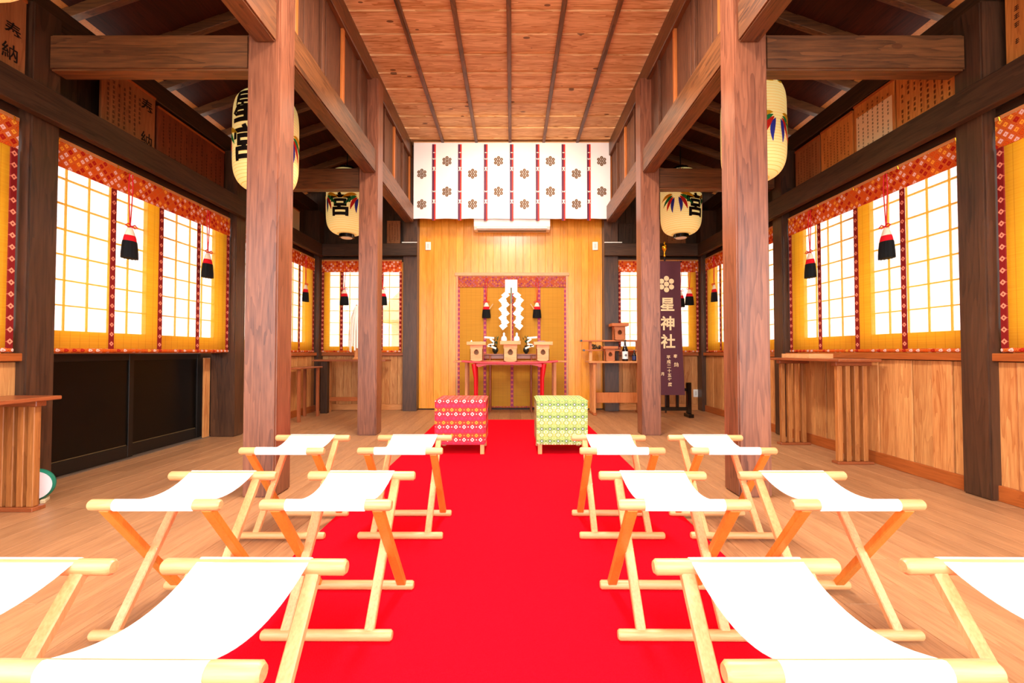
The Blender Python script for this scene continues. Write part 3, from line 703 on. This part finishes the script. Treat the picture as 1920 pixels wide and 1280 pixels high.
def lantern(loc, phi, phis, label):
    r = tag(empty('paper_lantern', loc), label, 'lantern', 'large paper lanterns hung in the aisles')
    obj('paper_shade', body_me, None, r)
    obj('bottom_ring', G().lathe([(.088, -.475), (.10, -.47), (.10, -.415), (.095, -.41)], 28), BLACKW, r, smooth=True)
    obj('bottom_cap', G().lathe([(.07, -.479), (.075, -.474)], 24), WHITE, r)
    obj('top_ring', G().lathe([(.095, .41), (.10, .415), (.10, .47), (.088, .475)], 28), BLACKW, r, smooth=True)
    obj('hanger', G().tube([(0, 0, .47), (0, 0, 3.98-.354*(abs(loc[0])-1.6)+.01-loc[2])], .008, 8), BLACKF, r)
    t = wrap(glyphs([('星', 0, .21, .30, 1.0), ('宮', 0, -.10, .31, .92)], 0, .03), phi)
    obj('characters', t, INK, r, label='bold black brush characters')
    for k, cc in enumerate(LCOL):
        for s in (-1, 1):
            for z0_, flip, sc2 in ((.04, 1, 1.0), (.33, -1, .5)):
                a = math.radians((-4, -26, -47, -68)[k]); n = 7; up = []; dn = []
                for q in range(n+1):
                    u = q/n; d = (.05+.19*u)*sc2; wv = (.003+.020*math.sin(PI*(u**.8)))*sc2; an = a-u*.35+.18
                    x, z = d*math.cos(an), d*math.sin(an)*flip; nx_, nz_ = -math.sin(an), math.cos(an)*flip
                    up.append((s*(x+wv*nx_), z+wv*nz_+z0_)); dn.append((s*(x-wv*nx_), z-wv*nz_+z0_))
                g = G()
                for q in range(n): g.add([(up[q][0], 0, up[q][1]), (up[q+1][0], 0, up[q+1][1]), (dn[q+1][0], 0, dn[q+1][1]), (dn[q][0], 0, dn[q][1])], [(0, 1, 2, 3)])
                for pp in phis:
                    w2 = wrap(g, pp); bm = bmesh.new(); vv = [bm.verts.new(v) for v in w2.v]
                    for f in w2.f: bm.faces.new([vv[i] for i in f])
                    bmesh.ops.remove_doubles(bm, verts=bm.verts, dist=.0004); bm.verts.index_update()
                    w2.v = [tuple(v.co) for v in bm.verts]; w2.f = [tuple(v.index for v in f.verts) for f in bm.faces]; bm.free()
                    obj('petal_print', w2, cc, r)
    return r
lantern((-2.15, 4.0, 2.75), -.14, (1.2, -1.35), 'large lantern half hidden behind the nearest left pillar')
lantern((-2.18, 6.05, 2.90), .02, (-.95, 1.0), 'paper lantern whose black character faces front, left of the second left pillar')
lantern((2.17, 4.0, 2.85), -1.0, (.30, 1.6), 'large lantern with coloured petals behind the nearest right pillar')
lantern((2.29, 6.05, 2.90), .42, (-.55, 1.5), 'paper lantern whose black character is turned right, beside the second right pillar')
lantern((-2.36, 1.90, 2.93), 1.0, (.2, 2), 'lantern whose pale bottom shows in the top left corner')

# ================================================================ PLAQUES
rr = random.Random(3)
def plaque(sd, y0, y1, z0, z1, mat, cols, rows, label, big=None, paper=False, x=3.045):
    c = (y0+y1)/2; h = (y1-y0)/2-.004
    r = tag(empty('wooden_plaque', (sd*x, c, 0), PI/2 if sd < 0 else -PI/2), label, 'plaque', 'inscribed wooden plaques above the wall beams')
    obj('board', G().box(-h, h, 0, .018, z0, z1), mat, r, bev=.002)
    obj('edge_strip', G().box(-h, h, -.006, .0, z1-.018, z1), W_TRIM['x'], r)
    yy = -.002
    if paper:
        obj('paper_sheet', G().box(-h+.03, h-.02, -.003, -.001, z0, z1-.12), plain('aged_paper', 'ecc898', .8), r); yy = -.0045
    if cols: obj('inscription', marks(-h+.03, h-(.14 if big else .03), z0+.02, z1-.05, cols, rows, yy, rr), INK, r, stuff=True)
    if big: obj('characters', glyphs([('奉', h-.09, z1-.13, .14, .9), ('納', h-.09, z0+.12, .14, .9)], yy, .01), INK, r)
    return r
Z0, Z1 = 2.56, 3.06
plaque(1, 2.98, 3.53, Z0, Z1, W_PLAQ, 9, 11, 'orange inscribed plaque on right wall just past the nearest wall post')
plaque(1, 3.54, 3.97, Z0, Z1, W_PLAQ, 7, 14, 'plaque with a pale paper list pasted on, right wall', paper=True)
plaque(1, 3.98, 4.40, Z0, Z1-.02, W_PLAQ, 8, 16, 'orange plaque of dense writing, right wall left of the paper one')
plaque(1, 4.41, 4.80, Z0, Z1-.03, W_PLAQD, 7, 15, 'dark plaque of dense writing farthest along the right wall')
plaque(1, 2.05, 2.74, Z0, Z1+.02, W_PLAQ, 9, 9, 'large inscribed plaque in the top right corner of the picture')
plaque(-1, 3.36, 3.88, Z0, Z1+.03, W_PLAQD, 7, 12, 'dark inscribed plaque on left wall under the cross beam', big=True)
plaque(-1, 3.90, 4.82, Z0, Z1-.02, wood('red_plaque', '5c2812', '8a4220', 'z', 1, .5), 12, 13, 'wide reddish plaque with faint writing on the left wall')
pq = plaque(-1, 2.20, 2.755, Z0, Z1, W_PLAQD, 0, 0, 'plaque with two black characters in top left corner', x=2.955)
obj('characters', glyphs([('奉', .20, 2.82, .105, .9), ('納', .185, 2.685, .105, .9)], -.002, .012), INK, pq)
plaque(-1, 6.30, 6.55, Z0, Z1-.12, plain('pale_board', 'c8a880', .7), 0, 0, 'small pale blank board high on far left wall')
def bplaque(x0, x1, z0, z1, mat, cols, label):
    h = (x1-x0)/2; r = tag(empty('wooden_plaque', ((x0+x1)/2, 7.09, 0)), label, 'plaque', 'inscribed wooden plaques above the wall beams')
    obj('board', G().box(-h, h, 0, .018, z0, z1), mat, r, bev=.002)
    if cols: obj('inscription', marks(-h+.02, h-.02, z0+.03, z1-.03, cols, 12, -.002, rr), INK, r, stuff=True)
bplaque(-1.93, -1.72, 2.60, 2.96, W_PLAQD, 4, 'small inscribed plaque on back wall between the left pillars')
bplaque(-2.6, -2.1, 2.58, 2.98, W_DARK['z'], 5, 'dark plaque on the back wall behind the left far lantern')
bplaque(2.25, 2.75, 2.58, 2.98, W_PLAQD, 6, 'reddish plaque on the back wall behind the right far lantern')
bplaque(1.70, 1.92, 2.60, 2.92, W_DARK['z'], 3, 'small dark plaque on back wall between the right pillars')

# ================================================================ ALTAR
def P(px, y): return .03 + (px-960)/853.33*y
# light wood altar table, narrow shelf table, red lacquer table
t = tag(empty('offering_table', (.01, 6.62, 0)), 'wide pale wood offering table behind the red lacquered table', 'table')
obj('tabletop', G().box(-.81, .81, -.16, .16, .755, .778), W_ALTAR['x'], t, bev=.003)
for x in (-.63, .63):
    for y in (-.12, .12): obj('leg', G().box(-.02, .02, -.018, .018, 0, .755), W_ALTAR['z'], t, (x, y, 0), bev=.002)
    obj('leg_rail', G().box(x-.02, x+.02, -.10, .10, .10, .13), W_ALTAR['y'], t)
t = tag(empty('shelf_table', (.01, 6.95, 0)), 'narrow brown shelf table at the back of the altar recess', 'table')
obj('tabletop', G().box(-.46, .46, -.10, .10, .855, .875), W_TABLE['x'], t, bev=.003)
obj('apron', G().box(-.40, .40, -.08, -.06, .80, .855), W_TABLE['x'], t, bev=.003)
for x in (-.31, .31):
    for y in (-.075, .075): obj('leg', G().tube([(x, y, 0), (x, y, .855)], .016, 10), W_TABLE['z'], t, smooth=True)
t = tag(empty('lacquer_table', (.0, 6.22, 0)), 'red lacquered altar table with curved legs holding three stands', 'table')
n = 12; top = [(-.64+1.28*i/n, .745+.022*abs(2*i/n-1)**3) for i in range(n+1)]
obj('tabletop', G().prism([(x, z) for x, z in top] + [(x, z+.026) for x, z in reversed(top)], -.17, .17), REDLAC, t, bev=.004)
obj('apron', G().prism([(-.50, .745), (-.42, .70), (-.30, .73), (.30, .73), (.42, .70), (.50, .745)], -.13, -.11), REDLAC, t)
for x in (-.46, .44):
    for y in (-.12, .12):
        s = 1 if x > 0 else -1
        obj('leg', G().tube([(x+s*.02, y, .745), (x+s*.015, y, .69), (x, y, .55), (x, y, .25), (x+s*.006, y, .08), (x+s*.02, y, .0)], [.034, .032, .022, .019, .022, .03], 10), REDLAC, t, smooth=True)
def sanbo(loc, sc_, mat, label, group='wooden offering stands with round holes'):
    r = tag(empty('offering_stand', loc), label, 'offering stand', group)
    w_ = .085*sc_; h = .215*sc_; n = 18
    # pierced front: ring of quads between hole and square outline
    hole = []; out = []
    cz = .115*sc_; rr_ = .034*sc_
    for i in range(n):
        a = 2*PI*i/n+PI/n; x, z = math.cos(a), math.sin(a); zz_ = z*rr_*(1.25 if z > .85 else 1); hole.append((x*rr_, cz+zz_))
        k = min(w_/abs(x) if abs(x) > 1e-6 else 9, ((h-cz) if z > 0 else cz)/abs(z) if abs(z) > 1e-6 else 9); out.append((x*k, cz+z*k))
    for (nm, M_) in (('front_panel', Matrix.Translation((0, -w_, 0))), ('side_panel', Matrix.Translation((w_, 0, 0)) @ Matrix.Rotation(PI/2, 4, 'Z')), ('side_panel', Matrix.Translation((-w_, 0, 0)) @ Matrix.Rotation(-PI/2, 4, 'Z'))):
        g = G(); vs = []
        for yy in (0, .007):
            vs += [(x, yy, z) for x, z in out] + [(x, yy, z) for x, z in hole]
        fs = []
        for i in range(n):
            j = (i+1) % n; fs += [(i, j, n+j, n+i), (2*n+i, 3*n+i, 3*n+j, 2*n+j), (n+i, n+j, 3*n+j, 3*n+i), (i, 2*n+i, 2*n+j, j)]
        g.add(vs, fs, M_); obj(nm, g, mat, r)
    obj('back_panel', G().box(-w_, w_, w_-.007, w_, 0, h), mat, r)
    q = .128*sc_; g = G().box(-q, q, -q, q, h, h+.008); e = .008
    for a in ((-q, q, -q, -q+e), (-q, q, q-e, q), (-q, -q+e, -q+e, q-e), (q-e, q, -q+e, q-e)): g.box(a[0], a[1], a[2], a[3], h+.008, h+.045*sc_)
    obj('tray', g, mat, r, bev=.001); return r
zt = .771
s1 = sanbo((P(892, 6.15)+.01, 6.22, zt-.003), 1.0, W_SANBO, 'pale wooden stand on left of red table carrying salt and rice')
s2 = sanbo((P(957, 6.15), 6.22, zt-.022), 1.08, W_SANBO, 'wooden stand in middle of red table under two white jars')
s3 = sanbo((P(1018, 6.15), 6.22, zt-.003), 1.0, W_SANBO, 'wooden stand on right of red table carrying dried seafood')
for o in (s1, s3): o.location.z = .7815
s2.location.z = .7715
zt1 = .7815+.224+.0
tag(obj('salt_cone', G().lathe([(.032, 0), (.018, .03), (.003, .058)], 16), PAPER, None, (P(884, 6.2), 6.2, zt1), smooth=True), 'small white cone of salt on the left offering stand', 'salt')
rc = tag(empty('rice_dish', (P(902, 6.2), 6.2, zt1)), 'low white dish heaped with rice on left offering stand', 'dish')
obj('dish', G().lathe([(.02, 0), (.046, .014), (.048, .018)], 20), WHITE, rc, smooth=True); obj('rice', G().lathe([(.044, .017), (.02, .034), (.003, .04)], 20), PAPER, rc, smooth=True)
for px, nm in ((945, 'left'), (969, 'right')):
    j = tag(empty('white_jar', (P(px, 6.17), 6.17, .7715+.2335+.0095)), 'white porcelain sake jar, %s of the two on the middle stand' % nm, 'jar', 'white porcelain jars')
    obj('body', G().lathe([(.026, 0), (.036, .02), (.042, .06), (.034, .09), (.016, .105), (.014, .125), (.018, .13)], 24), plain('porcelain', 'eef0fa', .15, .6), j, smooth=True)
    obj('lid', G().lathe([(.017, .13), (.015, .14), (.006, .147), (.003, .155)], 16), plain('porcelain', 'eef0fa'), j, smooth=True)
gg = G()
for k in range(5):
    a = -.09+k*.045; gg.tube([(-.09, -.03+k*.014, .02), (-.06, -.03+k*.012, .05+.004*k), (0, -.02+k*.01, .055-.005*k), (.06, -.02+k*.012, .035), (.10, -.02+k*.012, .022)], [.005, .008, .009, .008, .003], 6)
tag(obj('dried_seafood', gg, plain('dried_mauve', 'b08088', .5, noise=.4), None, (P(1019, 6.2), 6.2, zt1-.013), smooth=True), 'curled mauve dried seafood on the right offering stand', 'offering')

# large paper wand
gh = tag(empty('paper_wand', (P(958.5, 6.82), 6.80, .0)), 'tall white paper zigzag wand standing in the middle of the altar', 'paper wand')
g = G().box(-.09, .09, -.004, .004, 1.77, 1.97); obj('paper_block', g, PAPER, gh, bev=.001)
for s in (-1, 1):
    pts = [(.05, 1.80), (.15, 1.66), (.05, 1.60), (.15, 1.50), (.055, 1.44), (.15, 1.35), (.06, 1.29), (.13, 1.20)]
    w_ = .05
    segs = [((.045, 1.79), (.135, 1.655)), ((.135, 1.665), (.065, 1.605)), ((.06, 1.62), (.135, 1.53)), ((.135, 1.54), (.065, 1.48)), ((.06, 1.495), (.135, 1.405)), ((.135, 1.415), (.065, 1.355)), ((.058, 1.37), (.12, 1.25))]
    segs = [((.055, 1.79), (.13, 1.68)), ((.13, 1.70), (.085, 1.62)), ((.07, 1.62), (.13, 1.55)), ((.13, 1.56), (.085, 1.49)), ((.07, 1.49), (.13, 1.42)), ((.13, 1.43), (.085, 1.36)), ((.07, 1.37), (.13, 1.28))]
    # folded zigzag: four tilted squares in a chain
    cs = [(.088, 1.715), (.125, 1.665), (.10, 1.60), (.118, 1.545), (.10, 1.485), (.118, 1.43), (.10, 1.37), (.112, 1.315), (.095, 1.265)]
    for k, (cx, cz) in enumerate([(.085, 1.74), (.125, 1.665), (.085, 1.60), (.125, 1.535), (.085, 1.47), (.125, 1.405), (.09, 1.34), (.115, 1.285)]):
        q = .062 if k == 0 else .052; yk = .004*k if False else (-.008 if k % 2 else 0)
        a = s*math.radians(-38 if k < 7 else 32)
        M_ = Matrix.Translation((s*cx, yk, cz)) @ Matrix.Rotation(s*math.radians(40), 4, 'Y')
        obj('paper_fold', G().box(-.047, .047, -.002, .002, -.042, .042, M_), PAPER, gh)
obj('stick', G().box(-.011, .011, -.009, .009, .90, 1.84), W_STOOL['z'], gh, bev=.002)
obj('stick_cap', G().box(-.012, .012, -.018, -.008, 1.62, 1.85), plain('green_grey', '6c7460', .5), gh)
obj('base', G().box(-.07, .07, -.05, .05, .778, .90), W_SANBO, gh, bev=.004)
gh.location.y = 6.70
# sakaki vases
for s, nm in ((-1, 'left'), (1, 'right')):
    v = tag(empty('branch_vase', (.0+s*.235+.01, 6.93, .875)), 'dark vase of leaves and paper strips on %s of the altar shelf' % nm, 'vase')
    obj('vase_body', G().lathe([(.02, 0), (.022, .01), (.045, .04), (.048, .07), (.03, .10), (.022, .115), (.028, .125)], 20), plain('dark_ceramic', '14241c', .15, .6), v, smooth=True)
    r2 = random.Random(5+s); lm = G().add([(0, 0, 0), (.016, .004, .022), (0, 0, .058), (-.016, .004, .022), (0, -.004, .022)], [(0, 1, 4), (1, 2, 4), (2, 3, 4), (3, 0, 4)]).mesh('leaf'); lm.materials.append(plain('sakaki_green', '1c4a28', .35, .5))
    for k in range(16):
        obj('leaf', lm, None, v, (r2.uniform(-.04, .04), r2.uniform(-.03, .03), r2.uniform(.12, .24)), (r2.uniform(-.8, .8), r2.uniform(-1.1, 1.1), r2.uniform(0, 6)))
    st_ = G().tube([(0, 0, .10), (.01*s, 0, .26)], .004, 6); obj('stem', st_, plain('stem_brown', '4a3018'), v)
    for cx, cz, rt, wd in ((.09, .245, .08, .075), (.045, .20, .7, .04), (.06, .14, -.2, .045), (.03, .10, .4, .05), (.085, .12, -.1, .03)):
        M_ = Matrix.Translation((s*cx, -.045, cz)) @ Matrix.Rotation(-s*rt, 4, 'Y'); obj('paper_strip', G().box(-wd, wd, -.002, .002, -.014, .014, M_), PAPER, v)

# right hand offering table with shelf, stands and bottles
t = tag(empty('offering_table', (1.56, 6.68, 0)), 'orange wooden table with slatted legs at back right holding bottles', 'table')
obj('tabletop', G().box(-.43, .41, -.19, .19, .745, .772), W_ALTAR['x'], t, bev=.003)
for x in (-.35, .35):
    for k in range(4): obj('leg', G().box(-.018, .018, -.016, .016, .03, .745), W_ALTAR['z'], t, (x, -.15+k*.1, 0), bev=.002)
    obj('foot_board', G().box(x-.025, x+.025, -.19, .19, 0, .03), W_TRIM['y'], t, bev=.002)
    obj('cleat', G().box(x-.03, x+.03, -.17, .17, .72, .745), W_TRIM['y'], t, bev=.002)
obj('stretcher', G().box(-.33, .33, -.012, .012, .16, .31), W_ORB, t, bev=.002)
sh = tag(empty('tiered_shelf', (1.56, 6.80, .772)), 'two tier dark edged wooden shelf standing on the back right table', 'shelf')
for z, x0 in ((.145, -.47), (.285, -.51)):
    z -= .0
    obj('shelf_board', G().box(x0+.02, .40, -.07, .055, z, z+.022), W_SANBO2, sh, bev=.002)
    obj('end_cap', G().tube([(x0+.005, -.072, z+.011), (x0+.005, .05, z+.011)], .016, 10), BLACKW, sh, smooth=True)
for x in (-.36, .34):
    obj('post', G().box(x-.022, x+.022, -.03, .03, 0, .145), W_SANBO, sh, bev=.002); obj('post', G().box(x-.018, x+.018, -.03, .03, .167, .285), W_SANBO2, sh, bev=.002)
sanbo((P(1143, 6.55), 6.57, .772), .82, W_SANBO2, 'small orange stand on the back right table beside the bottle')
sanbo((P(1160, 6.78), 6.78, 1.079), .95, W_SANBO2, 'larger orange stand standing on top of the tiered shelf')
def bottle(loc, h, r_, label, lab):
    b = tag(empty('sake_bottle', loc), label, 'bottle'); H = h
    obj('glass', G().lathe([(r_*.95, 0), (r_, .01), (r_, H*.52), (r_*.75, H*.62), (r_*.36, H*.72), (r_*.30, H*.93), (r_*.36, H*.94), (r_*.36, H*.97)], 24), plain('dark_glass', '100c10', .08, .7), b, smooth=True)
    obj('cap', G().lathe([(r_*.34, H*.965), (r_*.34, H)], 16), plain('cap_gold', 'c8a060', .4), b, smooth=True)
    obj('bottle_label', G().lathe([(r_*1.02, H*.10), (r_*1.02, H*.45)], 24), lab, b, smooth=True)
    return b
b = bottle((P(1172, 6.55), 6.55, .772), .31, .042, 'tall dark sake bottle with white round label on back right table', WHITE)
obj('label_ring', G().lathe([(.012, 0), (.018, .001)], 16, M=Matrix.Translation((0, -.044, .085)) @ Matrix.Rotation(PI/2, 4, 'X')), plain('grey_ink', '6a6a70'), b)
bottle((P(1189, 6.55), 6.55, .772), .165, .03, 'short dark blue bottle at right end of back right table', plain('navy', '202a58', .4))
cn = tag(empty('pine_branch', (P(1122, 6.78), 6.78, .94)), 'bunch of dried cones and twigs on the lower tier of the shelf', 'dried plant')
r2 = random.Random(9); cone = G().lathe([(.004, 0), (.016, .008), (.022, .018), (.014, .03), (.003, .04)], 8).mesh('cone'); cone.materials.append(plain('cone_brown', '4a3820', .7, noise=.4))
for k in range(14): obj('cone', cone, None, cn, (r2.uniform(-.09, .10), r2.uniform(-.03, .02), r2.uniform(0, .05)), (r2.uniform(-.5, .5), r2.uniform(-.5, .5), 0))
tw = G()
for k in range(12): a = r2.uniform(-.09, .12); tw.tube([(a, 0, .01), (a+r2.uniform(-.06, .08), r2.uniform(-.04, .02), .06+r2.uniform(0, .03))], .0025, 5)
obj('twigs', tw, plain('twig_yellow', 'b89858', .7), cn, stuff=True)

# banner
bx = 2.165; by = 6.28
bn_ = tag(empty('banner_stand', (bx, by+.06, 0)), 'black wooden stand with gold finial holding the purple banner', 'banner stand')
obj('pole', G().tube([(0, 0, .06), (0, 0, 2.24)], .012, 10), BLACKW, bn_, smooth=True)
obj('crossbar', G().tube([(-.24, 0, 2.165), (.24, 0, 2.165)], .009, 8), BLACKW, bn_, smooth=True)
obj('finial', G().lathe([(.010, 2.23), (.018, 2.25), (.012, 2.28), (.014, 2.31), (.032, 2.34), (.038, 2.37), (.028, 2.395), (.012, 2.41), (.014, 2.43), (.003, 2.45)], 16), GOLD, bn_, smooth=True)
for s in (-1, 1):
    obj('side_post', G().box(s*.32-.03, s*.32+.03, -.03, .03, 0, .48), BLACKW, bn_, bev=.006)
    obj('foot', G().box(s*.32-.035, s*.32+.035, -.10, .10, 0, .05), BLACKW, bn_, bev=.006)
for x in (-.13, .03, .16): obj('rail_post', G().box(x-.02, x+.02, -.012, .012, .14, .36), BLACKW, bn_, bev=.003)
obj('rail', G().box(-.29, .29, -.018, .018, .09, .14), BLACKW, bn_, bev=.003); obj('rail', G().box(-.29, .29, -.018, .018, .36, .40), BLACKW, bn_, bev=.003)
ba = tag(empty('purple_banner', (bx, by, 0)), 'long dark purple cloth banner with cream crest and large cream characters', 'banner')
g = G(); n = 14
def bwid(z): return .20 + .045*((2.16-z)/1.85)**2
for side in (0, .003):
    for j in range(n+1):
        z = 2.16-1.85*j/n
        for i in range(9): u = -1+i/4; g.v.append((u*bwid(z), .006*math.sin(u*5+z*2)+side, z))
for j in range(n):
    for i in range(8):
        a = j*9+i; g.f.append((a, a+9, a+10, a+1)); q = 9*(n+1); g.f.append((a+q, a+1+q, a+10+q, a+9+q))
obj('cloth', g, PURPLE, ba, smooth=True)
fy = lambda x, z: .006*math.sin(x/bwid(z)*5+z*2)
cr = G()
for k in range(7):
    cx, cz = (0, 0) if k == 6 else (.078*math.sin(k*PI/3), .078*math.cos(k*PI/3)); nn = 16
    cr.add([(cx+.036*math.cos(2*PI*i/nn), -.012, 1.84+cz+.036*math.sin(2*PI*i/nn)) for i in range(nn)], [tuple(range(nn))])
obj('crest', cr, CREAM, ba)
obj('characters', glyphs([('星', .01, 1.56, .20, 1), ('神', .01, 1.30, .20, 1), ('社', .015, 1.05, .20, 1)], -.011, .028), CREAM, ba)
it = [('奉', .115, .845, .055, 1), ('納', .125, .73, .065, 1)] + [(c, .02+.003*i, .83-i*.062, .056, 1) for i, c in enumerate('平成二十五年度')] + [('月', -.065, .60, .05, 1)]
obj('small_characters', glyphs(it, -.011, .02), CREAM, ba)

# back left table, side table, purification wand
t = tag(empty('side_table', (-2.36, 6.82, 0)), 'dark legged wooden table at back left under the window', 'table')
obj('tabletop', G().box(-.54, .54, -.15, .15, .765, .79), W_TABLE['x'], t, bev=.003)
for x in (-.38, .38):
    obj('leg', G().box(x-.05, x+.05, -.11, -.03, 0, .765), W_DARK['z'], t, bev=.003); obj('leg', G().box(x-.03, x+.03, .05, .11, 0, .765), W_ALTAR['z'], t, bev=.003)
obj('stretcher', G().box(-.33, .33, -.02, .0, .17, .23), W_TRIM['x'], t, bev=.003)
t = tag(empty('side_table', (-2.80, 6.15, 0)), 'small table against far left wall seen past the nearest pillar', 'table')
obj('tabletop', G().box(-.13, .13, -.35, .35, .68, .70), W_TABLE['y'], t, bev=.003)
for y in (-.28, .28):
    for x in (-.09, .09): obj('leg', G().box(-.018, .018, -.018, .018, 0, .68), W_TABLE['z'], t, (x, y, 0), bev=.002)
hz = tag(empty('purification_wand', (P(668, 6.8), 6.80, .79)), 'wand of long white paper streamers in a wooden holder on back left table', 'paper wand')
obj('holder', G().lathe([(.05, 0), (.055, .012), (.03, .03), (.026, .10), (.03, .12), (.02, .18)], 16), W_ALTAR['z'], hz, smooth=True)
obj('shaft', G().tube([(0, 0, .1), (0, 0, .82)], .011, 8), W_STOOL['z'], hz, smooth=True)
r2 = random.Random(4)
for k in range(22):
    a = 2*PI*k/22; ox, oy = .02*math.cos(a), .02*math.sin(a); q = .06+.05*r2.random(); zb_ = .10+r2.random()*.12
    g = G(); pr = [(0, .80), (.6, .62), (.95, .42), (1.0, .25), (1.05, zb_)]; wv = .011
    for f_, z in pr:
        x, y = ox+q*f_*math.cos(a), oy+q*f_*math.sin(a); g.v += [(x-wv*math.sin(a), y+wv*math.cos(a), z), (x+wv*math.sin(a), y-wv*math.cos(a), z)]
    for j in range(4): g.f.append((2*j, 2*j+1, 2*j+3, 2*j+2))
    obj('streamer', g, PAPER, hz)

# ================================================================ OUTSIDE
gr = struct(obj('ground', G().box(-40, 40, -30, 40, -.9, -.6), plain('pale_gravel', 'c8c0b4', .9, noise=.2, nscale=3)))
def house(cx, cy, rz, wcol, rcol, label):
    h = tag(empty('house', (cx, cy, -.6), rz), label, 'house')
    obj('house_wall', G().box(-4, 4, 0, 4, 0, 2.9), plain('house_'+wcol, wcol, .8), h)
    obj('roof', G().prism([(-4.6, 2.8), (4.6, 2.8), (3.2, 4.3), (-3.2, 4.3)], -.7, 4.6), plain('roof_'+rcol, rcol, .7), h)
    for x in (-2.6, -.4, 1.8):
        f = obj('window', G().box(x, x+1.2, -.05, .01, 1.0, 2.1), plain('house_frame', 'a89888', .5), h)
        obj('pane', G().box(x+.06, x+.57, -.06, -.05, 1.06, 2.04), plain('house_glass', 'a8b4bc', .1), f); obj('pane', G().box(x+.63, x+1.14, -.06, -.05, 1.06, 2.04), plain('house_glass', 'a8b4bc'), f)
house(-12.0, 5, PI/2, 'f6f2ec', 'e8e6e4', 'pale house with grey roof faintly seen through left windows')
house(12.0, 5, -PI/2, 'f2e6dc', 'ecd8cc', 'pale brown house faintly seen through the right windows')
house(-1, 19, 0, 'f4f0ec', 'e6e2e0', 'pale house faintly seen through the back windows')
